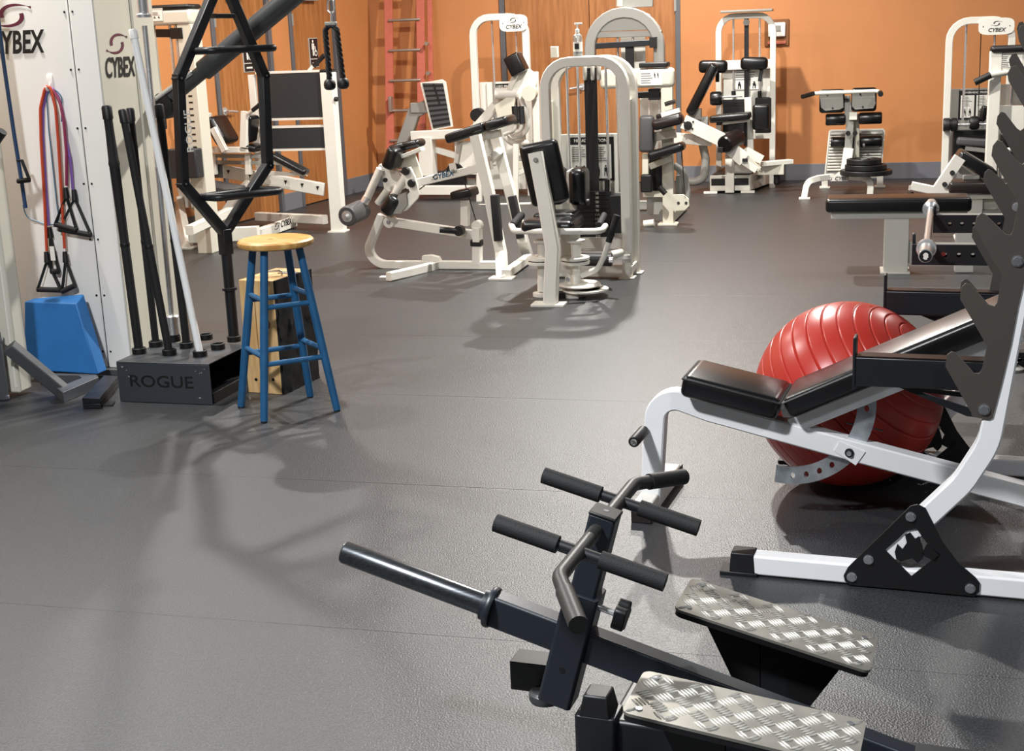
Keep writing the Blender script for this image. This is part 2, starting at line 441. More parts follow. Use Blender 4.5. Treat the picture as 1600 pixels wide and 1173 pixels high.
# stand under the lever
st = P(935, 1075, -.02)
MB().beam([V((st.x, st.y, .06)), V((st.x, st.y, st.z - .05))], .075, .09, TB.n).build('rest_post', 'black_steel', T, bevel=.003)
MB().box(V((st.x, st.y, st.z - .03)), (.07, .075, .05), (TB.a, TB.n, TB.z), taper=.75).build('rest_cap', 'satin_black', T, bevel=.004)
# bracket and rubber bumper beyond the post, on the base spine
q = P(850, 1050, .14)
MB().box(q, (.14, .07, .07), (TB.a, TB.n, TB.z)).build('base_bracket', 'satin_black', T, bevel=.002)
b0 = P(852, 1078, .07)
MB().lathe(b0 - V((0, 0, .025)), TB.z, [(.0, 0), (.034, 0), (.037, .006), (.037, .02), (.03, .026), (0, .026)], 24).build('bumper', 'arm_grey', T)
# base
stl = TB.loc(st)
MB().beam([TB.X(stl.x + .03, .0, .12), TB.X(1.75, 0, .12)], .08, .08, TB.n).build('base_spine', 'black_steel', T, bevel=.003)
for xx in (stl.x + .02, 1.65):
    MB().beam([TB.X(xx, -.4, .035), TB.X(xx, .4, .035)], .08, .07, TB.a).build('base_foot', 'black_steel', T, bevel=.003)
    MB().box(TB.X(xx, 0, .075), (.07, .07, .03), (TB.a, TB.n, TB.z)).build('riser', 'black_steel', T)
MB().box(TB.X(1.5, 0, .2), (.16, .12, .14), (TB.a, TB.n, TB.z)).build('pivot_bracket', 'black_steel', T, bevel=.003)
# tread plates
_h = .0155
RIBV = [V(p_) for p_ in ((-_h, 0, 0), (0, -.0023, 0), (_h, 0, 0), (0, .0023, 0), (-_h * .5, 0, .0028), (_h * .5, 0, .0028))]
RIBF = [(0, 1, 4), (1, 5, 4), (1, 2, 5), (2, 3, 5), (3, 4, 5), (3, 0, 4)]
RIB = bpy.data.meshes.new('raised_rib'); RIB.from_pydata([tuple(p_) for p_ in RIBV], [], RIBF); RIB.materials.append(MAT['tread_rib']); RIB.update()
def tread(x0, x1, z0, z1, d0, d1):
    c0, c1 = TB.X(x0, d0, z0), TB.X(x1, d0, z1); ax = (c1 - c0).normalized(); up = ax.cross(TB.n).normalized(); up = up if up.z > 0 else -up
    ctr = (c0 + c1) / 2 + TB.n * (d1 - d0) / 2; Lx, Ly = (c1 - c0).length, d1 - d0
    def q(x, y): return ctr + ax * x + TB.n * y
    pts = []
    r = .018
    for sx, sy, a0 in ((1, 1, 0), (-1, 1, 90), (-1, -1, 180), (1, -1, 270)):
        for k in range(5):
            an = math.radians(a0 + 22.5 * k); pts.append(q(sx * (Lx / 2 - r) + r * math.cos(an), sy * (Ly / 2 - r) + r * math.sin(an)))
    pl = MB().plate(pts, up * -.006).build('tread_plate', 'tread', T)
    MB().plate([p - up * .0062 - (p - ctr) * .012 for p in pts], up * -.012).build('tread_backing', 'satin_black', T)
    # raised five-bar ribs in a basket pattern: single objects that share one mesh, the rest joined
    rest = MB(); cell = .039; nx, ny = int(Lx / cell) + 2, int(Ly / cell) + 2; h = .0155
    o0 = origin_of(pl); k_made = 0
    for j in range(-ny // 2 - 1, ny // 2 + 2):
        for i in range(-nx // 2 - 1, nx // 2 + 2):
            for k in range(5):
                t = (k - 2) * .0076
                an_ = .85 if (i + j) % 2 else -.72
                u, v = math.cos(an_), math.sin(an_)
                cx, cy = i * cell - v * t, j * cell + u * t
                if abs(cx) + .013 > Lx / 2 or abs(cy) + .013 > Ly / 2: continue
                p = q(cx, cy) + up * .0002; du = ax * u + TB.n * v; dv = up.cross(du)
                if k_made < 150:
                    ob = bpy.data.objects.new('raised_rib', RIB); COL.objects.link(ob); ob.parent = pl
                    mm = Matrix((du, dv, up)).transposed().to_4x4(); mm.translation = p - o0; ob.matrix_basis = mm; k_made += 1
                else:
                    rest.add([p + du * a_.x + dv * a_.y + up * a_.z for a_ in RIBV], RIBF)
    if rest.v:
        o = rest.build('raised_ribs', 'tread_rib', pl); o['kind'] = 'stuff'
    for sx in (-1, 1):
        for sy in (-1, 1):
            hp = q(sx * (Lx / 2 - .028), sy * (Ly / 2 - .026)); MB().cyl(hp, hp + up * .002, .007, 14).build('countersunk_screw', 'bolt', pl)
    return ctr, ax, up, Lx
for (dA, zz0, zz1, x0) in ((.155, .325, .245, None), (-.335, .325, .268, None)):
    if dA > 0: xa, xb = TB.loc(P(1053, 950, dA)).x, TB.loc(P(1360, 1050, dA)).x; za, zb = P(1053, 950, dA).z, P(1360, 1050, dA).z
    else: xa, xb = TB.loc(P(970, 1112, dA)).x, TB.loc(P(970, 1112, dA)).x + .43; za = P(970, 1112, dA).z; zb = za - .05
    ctr, ax, up, Lx = tread(xa, xb, za, zb, dA, dA + .18)
    xm = TB.loc(ctr).x; dm = dA + .09
    MB().box(TB.X(xm, dm, (ctr.z - .02) / 2 + .02), (.06, .06, ctr.z - .06), (TB.a, TB.n, TB.z)).build('plate_post', 'black_steel', T, bevel=.002)
    for sg in (-1, 1):
        e = ctr + ax * (sg * Lx * .38) - up * .02; f0 = TB.X(xm + sg * .03, dm, .07)
        MB().plate([e - TB.n * .03, ctr + ax * sg * .03 - up * .02 - TB.n * .03, f0 - TB.n * .03 , f0 + TB.a * sg * .02 - TB.n * .03], TB.n * .06).build('plate_gusset', 'satin_black', T)
    MB().beam([TB.X(xm, 0, .05), TB.X(xm, dm + .04 * (1 if dm > 0 else -1), .05)], .06, .06, TB.a).build('cross_arm', 'black_steel', T, bevel=.002)

# ================================================================== OLYMPIC RACK with notched uprights
BR = Fr(G(1135, 897)[:2], -20)
R = thing('bench_press_rack', 'white bench rack with notched steel bar hooks and black gusset plates at right', 'weight rack', BR.X(.8, .6, 0))
P = BR.P; RW = 1.10
x_l, x_r = BR.loc(P(1170, 880)).x, 2.1
def rack_side(d0, near):
    def S(px, py, d=0): return P(px, py, d) + BR.n * d0
    sgn = 1 if near else -1
    MB().beam([BR.X(x_l, d0 + .03, .035), BR.X(x_r, d0 + .03, .035)], .06, .06, BR.n).build('base_beam', 'cool_white', R, bevel=.002)
    MB().box(BR.X(x_l - .02, d0 + .03, .036), (.075, .07, .068), (BR.a, BR.n, BR.z), taper=.9).build('end_cap', 'satin_black', R, bevel=.003)
    MB().box(BR.X(x_l - .03, d0 + .03, .006), (.11, .075, .012), (BR.a, BR.n, BR.z)).build('rubber_foot', 'satin_black', R, bevel=.002)
    cl = [S(1352, 893, .03), S(1505, 752, .03), S(1548, 640, .03), S(1600, 405, .03), S(1668, 90, .03), S(1690, -30, .03)]
    up = fil(cl[:2] + [S(1546, 690, .03)] + cl[3:4], .22, 10) + cl[4:]
    MB().beam(up, .06, .06, BR.n).build('upright', 'cool_white', R)
    # gusset plates on both faces of the beam
    gp = [(1325, 886), (1318, 899), (1320, 908), (1328, 914), (1400, 920), (1522, 932), (1530, 925), (1531, 911), (1524, 902), (1498, 880), (1472, 845), (1452, 806), (1446, 794), (1434, 788), (1423, 790)]
    win = [(1383, 859), (1404, 841), (1416, 829), (1432, 826), (1446, 846), (1466, 867), (1424, 900)]
    for dd in (-.006, .061):
        MB().plate([S(x, y, dd) for x, y in gp], BR.n * .005, [[S(x, y, dd) for x, y in win]]).build('gusset_plate', 'satin_black', R, bevel=.0008)
        # emblem: an angular animal head standing in the window
        e1 = [(1398, 862), (1402, 850), (1410, 858), (1417, 848), (1414, 836), (1422, 832), (1430, 842), (1436, 838), (1440, 850), (1444, 866), (1442, 872), (1434, 880), (1426, 872), (1416, 874), (1408, 878), (1400, 872)]
        MB().plate([S(x, y, dd) for x, y in e1], BR.n * .005).build('cutout_emblem', 'satin_black', R)
        MB().plate([S(x, y, dd) for x, y in ((1440, 866), (1462, 878), (1470, 866), (1448, 850))], BR.n * .0048).build('cutout_bridge', 'satin_black', R)
    for x, y in ((1331, 901), (1357, 874), (1423, 807), (1516, 919)): hexbolt(R, S(x, y, -.006), -BR.n, .0115)
    # notched hook plate
    k = [(1519, 651), (1545, 656), (1551, 653), (1565, 600), (1580, 537), (1591, 479), (1610, 400), (1630, 300), (1650, 200), (1672, 90), (1690, 0),
         (1650, 0), (1640, 10), (1632, 60), (1626, 66), (1618, 64), (1602, 38), (1594, 40), (1590, 52), (1592, 64), (1632, 138), (1620, 145), (1612, 142), (1589, 102), (1580, 104), (1574, 115), (1576, 127),
         (1612, 188), (1604, 252), (1597, 257), (1590, 252), (1566, 221), (1558, 219), (1551, 228), (1549, 243), (1591, 319), (1583, 360), (1579, 367), (1572, 366), (1540, 335), (1533, 333), (1526, 339), (1522, 355),
         (1566, 430), (1558, 473), (1553, 478), (1545, 476), (1516, 444), (1509, 442), (1502, 449), (1500, 467), (1542, 540), (1535, 575), (1530, 583), (1522, 583), (1494, 551), (1487, 549), (1480, 554), (1477, 572), (1517, 644)]
    hp = MB().plate([S(x, y, -.005) for x, y in k], BR.n * .005).build('hook_plate', 'rack_plate', R, bevel=.0008)
    for x, y in ((1538, 640), (1590, 408), (1640, 200)): hexbolt(R, S(x, y, -.005), -BR.n, .0125)
    # spotter arm on the inner face
    di = .085 if near else -.03
    def A(px, py, d=0): return P(px, py, .085) + BR.n * (d + d0 + (0 if near else -.1))
    a0, a1 = A(1338, 577), A(1555, 596); la, lb = BR.loc(a0), BR.loc(a1)
    MB().beam([a0, BR.X(lb.x, la.y, a0.z)], .05, .085, BR.n).build('spotter_arm', 'black_steel', R, bevel=.002)
    MB().box(a0 + V((0, 0, .022)) - BR.a * .004, (.008, .055, .15), (BR.a, BR.n, BR.z)).build('arm_end_plate', 'black_steel', R, bevel=.002)
    MB().box(a0.lerp(BR.X(lb.x, la.y, a0.z), .5) + V((0, 0, .0435)), ((lb.x - la.x) * .97, .05, .004), (BR.a, BR.n, BR.z)).build('bright_top_strip', 'vinyl_brown', R)  # brown strip puts the lit look of the arm's top into colour
    g = [(1395, 601), (1540, 618), (1545, 655), (1510, 650)]; h = [(1436, 612), (1515, 622), (1522, 640)]
    MB().plate([A(x, y) for x, y in g], BR.n * .008, [[A(x, y) for x, y in h]]).build('arm_brace', 'black_steel', R)
    MB().box(S(1573, 577, .07), (.008, .07, .16), (BR.a, BR.n, BR.z)).build('sleeve_bracket', 'satin_black', R)
rack_side(0, True); rack_side(RW, False)
MB().beam([BR.X(1.62, .03, .035), BR.X(1.62, RW + .03, .035)], .06, .06, BR.a).build('cross_beam', 'cool_white', R, bevel=.002)

# ================================================================== ADJUSTABLE BENCH
bf = G(1022, 796); BE = Fr((bf.x, bf.y), -20); P = BE.P
# working plane: the near face of the main beam
B = thing('incline_bench', 'white adjustable incline bench with black vinyl pads in front of the red ball', 'bench', BE.X(.5, 0, 0))
cl = [P(1012, 775), P(1022, 690), P(1025, 620), P(1100, 632), P(1330, 697), P(1640, 775)]
neck = fil([P(1018, 780), P(1028, 610), P(1110, 640), P(1330, 700)], .17, 10) + [P(1640, 782)]
MB().beam(neck, .06, .068, BE.n).build('main_beam', 'cool_white', B)
MB().plate([P(1003, 690), P(1024, 740), P(1026, 772), P(1005, 772)], BE.n * .05).build('neck_gusset', 'cool_white', B)
# front foot bar, runs across
c0 = BE.loc(P(1018, 786))
MB().beam([BE.X(c0.x, -.11, .04), BE.X(c0.x, .30, .04)], .065, .055, BE.a).build('front_foot', 'white', B, bevel=.002)
for d in (-.12, .31):
    MB().box(BE.X(c0.x, d, .03), (.07, .04, .06), (BE.a, BE.n, BE.z)).build('foot_cap', 'vinyl_brown', B, bevel=.003)
MB().box(BE.X(c0.x, .1, .006), (.05, .3, .012), (BE.a, BE.n, BE.z)).build('floor_strip', 'satin_black', B)
e0 = BE.loc(P(1640, 782))
MB().beam([BE.X(e0.x - .02, -.3, .04), BE.X(e0.x - .02, .3, .04)], .065, .06, BE.a).build('rear_foot', 'white', B, bevel=.002)
MB().box(BE.X(e0.x - .02, 0, (e0.z + .02) / 2), (.07, .06, e0.z + .02), (BE.a, BE.n, BE.z)).build('rear_leg', 'white', B)
# roller on the front neck
rc = P(1010, 668)
MB().tube([rc - BE.n * .17, rc + BE.n * .17], .011, 14).build('roller_axle', 'white', B)
for s in (-1, 1):
    MB().lathe(rc + BE.n * s * .04, BE.n * s, [(.010, 0), (.0185, 0), (.0185, .125), (.016, .13), (.010, .13)], 20).build('roller_grip', 'satin_black', B)
# seat pad
s0, s1 = P(1069, 603, -.1), P(1212, 640, -.1)
sx = (s1 - s0).normalized(); su = sx.cross(BE.n); su = su if su.z > 0 else -su
sl_ = (s1 - s0).length
MB().pad((s0 + s1) / 2 + BE.n * .115, (sl_ + .02, .25, .074), (sx, BE.n, su), .022, 4).build('seat_pad', 'vinyl', B)
MB().pad((s0 + s1) / 2 + BE.n * .115 + su * .024, (sl_ + .024, .254, .006), (sx, BE.n, su), .003, 2).build('seat_piping', 'foam', B)
# back pad
q0, q1 = P(1228, 640, -.1), P(1575, 497, -.1)
bx = (q1 - q0).normalized(); bu = bx.cross(BE.n); bu = bu if bu.z > 0 else -bu
bl = (q1 - q0).length + .06
MB().pad(q0 + bx * (bl / 2) + BE.n * .12, (bl, .26, .074), (bx, BE.n, bu), .022, 4).build('back_pad', 'vinyl', B)
MB().pad(q0 + bx * (bl / 2) + BE.n * .12 + bu * .024, (bl + .004, .264, .005), (bx, BE.n, bu), .0025, 2).build('back_piping', 'vinyl_grey', B)
r0 = P(1230, 648); r0 = r0 - bu * .0
MB().beam([r0 - bu * .034, r0 - bu * .034 + bx * (bl * .97)], .055, .055, BE.n).build('back_rail', 'cool_white', B, bevel=.002)
hg = P(1222, 632, -.05)
MB().cyl(hg - BE.n * .02, hg + BE.n * .2, .011, 14).build('hinge_pin', 'bolt', B)
MB().plate([P(1216, 628, -.035), P(1230, 628, -.035), P(1236, 652, -.035), P(1224, 652, -.035)], BE.n * .004).build('hinge_tab', 'white', B)
# curved adjuster: one band centred on the hinge
hp = P(1224, 634); pa = P(1222, 740); rad = (pa - hp).length; rad2 = (P(1356, 625) - hp).length
outer, inner = [], []
aa = lambda x, y: math.degrees(math.atan2((P(x, y) - hp).z, (P(x, y) - hp).dot(BE.a)))
for k in range(25):
    an = math.radians(aa(1212, 738) + (aa(1360, 606) - aa(1212, 738)) * k / 24); rr = rad + (rad2 - rad) * k / 24
    u = BE.a * math.cos(an) + BE.z * math.sin(an)
    outer.append(hp + u * (rr + .029)); inner.append(hp + u * (rr - .029))
hol = []
for k in (3, 5.3, 7.6, 9.9, 12.2, 21):
    i = int(k); c_ = (outer[i].lerp(outer[i + 1], k - i) + inner[i].lerp(inner[i + 1], k - i)) / 2
    hol.append([c_ + BE.a * .008 * math.cos(t * math.pi / 5) + BE.z * .011 * math.sin(t * math.pi / 5) for t in range(10)])
MB().plate([p - BE.n * .004 for p in outer + inner[::-1]], BE.n * .008, [[p - BE.n * .004 for p in h_] for h_ in hol]).build('adjuster_band', 'galv', B)
MB().plate([P(1312, 690, -.034), P(1352, 706, -.034), P(1337, 727, -.034), P(1303, 704, -.034)], BE.n * .07).build('pin_bracket', 'cool_white', B)
pc = P(1327, 707, -.035)
MB().cyl(pc + BE.n * .01, pc - BE.n * .004, .014, 18).build('pin_bush', 'satin_black', B); MB().cyl(pc, pc - BE.n * .012, .008, 14).build('pop_pin', 'bolt', B)
for x, y in ((1293, 655), (1329, 666), (1372, 675)):
    q_ = P(x, y, 0.0); MB().pad(q_ + V((0, 0, .008)), (.035, .008, .004), ((neck[-2] - neck[-1]).normalized(), BE.n, BE.z), .002, 1).build('beam_slot', 'satin_black', B)
# ================================================================== EXERCISE BALL
bc = V((1.16, 4.60, .32)); ball = thing('exercise_ball', 'large red ribbed exercise ball behind the incline bench', 'exercise ball', V((bc.x, bc.y, 0)))
axis = V((.62, -.42, .66)).normalized(); ax1 = axis.orthogonal().normalized(); ax2 = axis.cross(ax1)
def ring_profile():
    pr = []
    N = 400
    for i in range(N + 1):
        th = math.pi * i / N; r = .32
        for j in range(-9, 10):
            g_ = math.pi / 2 + j * math.radians(9.5)
            r -= .005 * math.exp(-((th - g_) / .0055) ** 2)
        pr.append((r * math.sin(th), -r * math.cos(th)))
    return pr
MB().lathe(bc, axis, ring_profile(), 96).build('ball_shell', 'ball_red', ball, angle=80)
vp = bc + axis * .3205
MB().lathe(bc + axis * .312, axis, [(.0, 0), (.016, 0), (.016, .009), (.008, .011), (0, .011)], 18).build('valve_plug', 'ball_groove', ball)

# ================================================================== CABLE TOWER (left)
tb = G(172, 583); TW = Fr((tb.x, tb.y), -16); P = TW.P; a, n, z = TW.a, TW.n, TW.z
xs, xf = TW.loc(P(139, 300)).x, TW.loc(P(178, 300)).x
K = thing('cable_machine', 'tall white cable machine tower with maroon and black logos, bands hanging on it', 'cable machine', TW.X(xf - .3, .15, 0))
wallbox(TW, xf - .75, xs - .003, .03, 2.35, 0, .34).build('front_panel', 'tower_white', K, bevel=.006)
wallbox(TW, xs + .003, xf - .006, .03, 2.35, -.002, .3).build('corner_panel', 'tower_white', K, bevel=.004)
wallbox(TW, xf - .006, xf, .03, 2.35, .002, .34).build('side_panel', 'cream', K, bevel=.002)  # darker cream puts the side's shade into the colour; the tower is white
wallbox(TW, xs - .004, xs + .004, .03, 2.35, .004, .3).build('panel_seam', 'grey_steel', K)
for y in (17, 108, 200, 287, 374, 461, 548, -60):
    for dx in (-.022, .022):
        c = P(0, y); zz = P(139, y).z; c = TW.X(xs + dx, -.0005, zz); MB().cyl(c, c - n * .003, .0055, 10).build('panel_screw', 'ink', K)
logo(a, z, P(23, 64, -.0008), .118, K, 'logo_maroon', 'ink')
sx_ = Fr(TW.X(xf, 0, 0)[:2], -16 + 90)    # frame on the side face: a points away from the camera
lc = sx_.P(186, 103)
logo(sx_.a, z, lc + a * .0006, .105, K, 'logo_maroon', 'ink')
MB().box(TW.X(xf - .35, .16, .015), (.8, .4, .03), (a, n, z)).build('base_plate', 'grey_steel', K, bevel=.003)
# swing arm of the machine with pulley at its end
AR = Fr(TW.X(0, .5, 0)[:2], -16); P2 = AR.P
pv, pe = P2(236, 178), P2(536, -72)
ad = (pe - pv).normalized()
MB().tube([pv, P2(330, 101)], .036, 20).build('arm_lower', 'arm_grey', K)
MB().tube([P2(318, 110), pe], .052, 24).build('arm_tube', 'arm_grey', K)
MB().tube([P2(232, 163, -.04), P2(300, 113, -.04)], .012, 12).build('arm_strut', 'chrome', K)
MB().lathe(P2(258, 165) - n * .04, n, [(0, 0), (.06, 0), (.066, .012), (.066, .07), (.06, .08), (0, .08)], 28).build('pivot_hub', 'satin_black', K)
MB().pad(P2(228, 190, -.02), (.05, .1, .3), (a, n, z), .02, 3).build('pivot_plate', 'vinyl_grey', K)
MB().box(P2(238, 182), (.1, .12, .14), (a, n, z)).build('pivot_block', 'black_steel', K, bevel=.01)
MB().box(TW.X(xf - .05, .42, 1.05), (.12, .2, 2.1), (a, n, z)).build('rear_column', 'cream', K, bevel=.006)
MB().lathe(pe - n * .02 - ad * .02, n, [(0, 0), (.05, 0), (.05, .01), (.042, .015), (.042, .025), (.05, .03), (.05, .04), (0, .04)], 28).build('pulley', 'satin_black', K)
# triceps rope hanging from the arm
RP = thing('triceps_rope', 'black braided two-ended rope attachment hanging from a steel carabiner', 'rope', P2(523, 140))
top = P2(517, -60)
MB().tube([top, P2(517, -12)], .003, 8).build('cable', 'ink', RP)
cr = P2(517, 8)
MB().tube([cr + z * .03, cr + z * .02 + a * .015, cr - z * .025 + a * .018, cr - z * .04, cr - z * .025 - a * .018, cr + z * .02 - a * .015, cr + z * .03], .0045, 8, fillet=.01).build('carabiner', 'chrome', RP)
MB().tube([cr + z * .065, cr + z * .03], .011, 12).build('cable_stop', 'machine_grey', RP)
MB().tube([P2(518, 18), P2(518, 34)], .006, 10).build('link', 'chrome', RP)
MB().box(P2(517, 37), (.06, .025, .018), (a, n, z)).build('yoke', 'machine_grey', RP, bevel=.004)
for pts in ([P2(518, 40), P2(508, 44), P2(510, 70), P2(513, 100), P2(515, 128)], [P2(518, 40), P2(526, 44), P2(529, 70), P2(533, 100), P2(536, 126)]):
    cl = fil(pts, .03, 5)
    # three strands twisted round the centre line
    fine = []
    for i in range(len(cl) - 1):
        m_ = max(2, int((cl[i + 1] - cl[i]).length / .006))
        fine += [cl[i].lerp(cl[i + 1], k / m_) for k in range(m_)]
    fine.append(cl[-1])
    for st_ in range(3):
        L_ = 0; tp = []
        for i, p in enumerate(fine):
            if i: L_ += (p - fine[i - 1]).length
            an = L_ / .075 * 2 * math.pi + st_ * 2.094
            tp.append(p + (a * math.cos(an) + n * math.sin(an)) * .0075)
        MB().tube(tp, .0078, 7).build('rope_strand', 'foam', RP)
    e = fine[-1]
    MB().lathe(e + z * .012, -z, [(.0, 0), (.018, 0), (.027, .01), (.030, .025), (.028, .04), (.018, .05), (0, .052)], 20).build('rope_end', 'satin_black', RP)

# adhesive hook and bands
hk = P(79, 128)
H = thing('adhesive_hook', 'small white adhesive hook stuck on the white tower', 'hook', hk - z * .06)
MB().pad(hk - n * .003, (.032, .006, .07), (a, n, z), .0028, 2).build('backing', 'plastic_white', H)
MB().tube([hk - z * .005 - n * .006, hk - z * .035 - n * .012, hk - z * .04 - n * .035, hk - z * .02 - n * .042], .006, 10, fillet=.012).build('prong', 'plastic_white', H)
def band(name, label, col, strands, d, ends, rad=.0075):
    root = thing(name, label, 'resistance band', P(78, 440, -.06), 'resistance bands on the white hook')
    for st_ in strands:
        MB().tube(fil([P(x, y, d if i else d) for i, (x, y) in enumerate(st_)], .12, 4), rad, 10).build('tube', col, root)
    for e in ends:
        (x0, y0), (x1, y1), (x2, y2) = e       # anchor, grip ends
        A0, g0, g1 = P(x0, y0, d), P(x1, y1, d - .012), P(x2, y2, d - .012)
        MB().tube([A0 + z * .022, A0 - z * .03], [.011, .016], 12).build('anchor_plug', 'satin_black', root)
        dirg = (g1 - g0).normalized()
        for gg in (g0, g1):
            s_ = (gg - A0).normalized(); w_ = n
            MB().beam([A0 - z * .02, gg], .024, .003, n).build('strap', 'foam', root)
        MB().cyl(g0, g1, .0135, 16).build('foam_grip', 'foam', root)
    return root
band('resistance_band', 'orange-red resistance tube looped over the white hook with black handles', 'tube_red',
     [[(73, 392), (70, 320), (64, 218), (63, 169), (70, 139), (75, 134), (80, 139), (87, 169), (91, 218), (97, 320), (101, 388)]], -.035,
     [((73, 400), (59, 452), (95, 453)), ((102, 400), (97, 455), (117, 446))])
band('resistance_band', 'lilac-purple resistance tube on the white hook beside the orange one', 'tube_purple',
     [[(76, 352), (71, 280), (67, 210), (67, 170), (74, 142), (80, 137), (90, 148), (98, 175), (102, 213), (110, 250), (114, 297)]], -.02,
     [((116, 303), (93, 358), (142, 367)), ((78, 362), (80, 424), (92, 424))])
band('resistance_band', 'maroon resistance tube hanging behind the purple one, short black handle', 'tube_maroon',
     [[(83, 140), (94, 160), (100, 190), (104, 240), (104, 290)]], -.028,
     [((103, 300), (86, 350), (120, 360))])
tt = thing('thin_band', 'thin teal exercise cord hanging inside the tube loops', 'exercise cord', P(90, 352, -.02))
MB().tube(fil([P(96, 190, -.022), P(97, 150, -.022), P(82, 136, -.03), P(73, 150, -.022), P(76, 200, -.022), P(89, 320, -.022), P(94, 352, -.022), P(70, 350, -.02), P(41, 340, -.02), P(36, 320, -.02)], .05, 4), .003, 8).build('cord', 'tube_teal', tt)
# label on the purple band's handle
c = P(82, 396, -.05); MB().box(c, (.026, .001, .07), (a, n, z)).build('care_label', 'paper', tt)
# the band at the gap
gb = thing('resistance_band', 'dark blue resistance tube with black handle hanging in the gap at far left', 'resistance band', P(30, 330, -.16))
MB().tube([P(-4, 20, -.16), P(6, 100, -.16), P(22, 210, -.16), P(34, 285, -.16), P(40, 325, -.16)], .0095, 10).build('tube', 'tube_blue', gb)
for q in ((27, 250), (46, 281)): MB().beam([P(34, 250, -.17), P(*q, -.17)], .022, .004, n).build('strap', 'foam', gb)
MB().cyl(P(28, 283, -.17), P(46, 281, -.17), .012, 14).build('foam_grip', 'foam', gb)

# ================================================================== neighbouring white machine cut by the frame
lb = G(33, 621); LM = Fr((lb.x, lb.y), -16); Q = LM.P
M2 = thing('white_machine', 'white machine housing at the left edge with a grey steel brace', 'gym machine', LM.X(-.4, .1, 0))
wallbox(LM, -.8, 0, .02, 2.3, 0, .1).build('housing', 'cream', M2, bevel=.012)
wallbox(LM, -.022, -.016, .05, 2.28, -.003, .0).build('rim_line', 'paper', M2)
wallbox(LM, -.3, -.025, 0, .33, -.06, -.05).build('upright_plate', 'grey_steel', M2, bevel=.006)
for x, y in ((2, 531), (12, 620)): hexbolt(M2, Q(x, y, -.06), -LM.n, .009)
f0, f1 = Q(14, 541, -.09), G(100, 618) + V((0, 0, .02))
MB().beam([f0, f1], .05, .065, LM.n).build('diagonal_brace', 'grey_steel', M2, bevel=.003)
MB().plate([G(60, 578, .05), G(148, 582, .05), G(154, 589, .05), G(98, 613, .05), G(88, 606, .05), G(128, 590, .05), G(122, 586, .05), G(62, 586, .05)], V((0, 0, -.05))).build('base_loop', 'grey_steel', M2, bevel=.002)
MB().tube([Q(-40, 240, -.09), Q(-8, 222, -.09), Q(4, 205, -.09)], .022, 14, fillet=.05).build('handle', 'satin_black', M2)
# foam block
dv = n * .085
ft = [P(38, 471, -.16), P(119, 474, -.16), P(153, 585, -.22), P(38, 578, -.22)]
bt = [P(131, 459, -.075) if i == 1 else (p + dv) for i, p in enumerate(ft)]
solo(MB().add(ft + bt, [(0, 3, 2, 1), (4, 5, 6, 7), (0, 1, 5, 4), (1, 2, 6, 5), (2, 3, 7, 6), (3, 0, 4, 7)]), 'foam_block', 'foam_blue', 'bright blue foam block leaning against the white tower', 'foam block', bevel=.006)
# low black bar on the floor
k = [G(128, 622, .05), G(156, 622, .05), G(184, 588, .05), G(163, 586, .05)]
o = thing('floor_bar', 'short black steel bar with a small tab lying beside the bar holder', 'steel bar', V((k[0].x, k[0].y, 0)))
MB().plate(k, V((0, 0, -.024))).build('bar', 'black_steel', o, bevel=.002); MB().plate([p - V((0, 0, .026)) for p in k], V((0, 0, -.024))).build('bar', 'black_steel', o, bevel=.002)
MB().plate([G(158, 633, .008), G(176, 632, .008), G(180, 626, .008), G(163, 627, .008)], V((0, 0, -.008))).build('tab', 'black_steel', o)

# ================================================================== BAR HOLDER
HO = Fr(G(188, 627)[:2], -16); P = HO.P; a, n, z = HO.a, HO.n, HO.z
HWd, HD, HH = .47, .40, .19
H = thing('bar_holder', 'black steel bar holder box with cut-out lettering and nine ring sockets', 'bar holder', HO.X(HWd / 2, HD / 2, 0))
wallbox(HO, 0, HWd, HH - .006, HH, 0, HD).build('top_plate', 'holder_grey', H, bevel=.004)
wallbox(HO, 0, HWd, .0, HH - .006, 0, .006).build('front_plate', 'holder_grey', H, bevel=.002)
wallbox(HO, 0, HWd, .0, HH - .006, HD - .006, HD).build('rear_plate', 'black_steel', H)
wallbox(HO, 0, .006, .0, HH - .006, .006, HD - .006).build('side_plate', 'black_steel', H)
wallbox(HO, .01, HWd, .0, .05, .02, HD - .01).build('bottom_tray', 'black_steel', H, bevel=.002)
lettering('ROGUE', HO.X(HWd * .47, -.0005, .098), a, z, .078, 'ink', H, 'cutout_lettering', 0, .006, sx=1.25, lift=.0004)
for x, zz, r in ((.03, .165, .006), (.05, .15, .003), (.4, .155, .003), (.43, .148, .004), (.445, .165, .003), (.42, .145, .003), (.41, .03, .006), (.06, .12, .005)):
    c = HO.X(x, -.0004, zz); pl = [c + a * (r * (1 + .5 * math.sin(3 * t)) * math.cos(t)) + z * (r * .7 * math.sin(t)) for t in (0, .9, 1.8, 2.7, 3.6, 4.5, 5.4)]
    MB().plate(pl, -n * .0004).build('paint_chip', 'machine_grey', H)
SOCK = {}
for key, (x, y) in {'f0': (218, 552), 'f1': (265, 554), 'f2': (313, 556), 'm0': (244, 541), 'm1': (292, 543), 'm2': (341, 545), 'b0': (272, 533), 'b1': (322, 530), 'b2': (366, 533)}.items():
    c = G(x, y, HH); SOCK[key] = c
    MB().lathe(c, z, [(.022, 0), (.033, 0), (.033, .026), (.029, .028), (.024, .026), (.024, .0)], 24).build('ring_socket', 'satin_black', H)
def in_holder(key, px, py, lean=0.0):
    c = SOCK[key] + z * .004; fr = Fr((c.x, c.y), -16); return c, fr.P(px, py, lean)
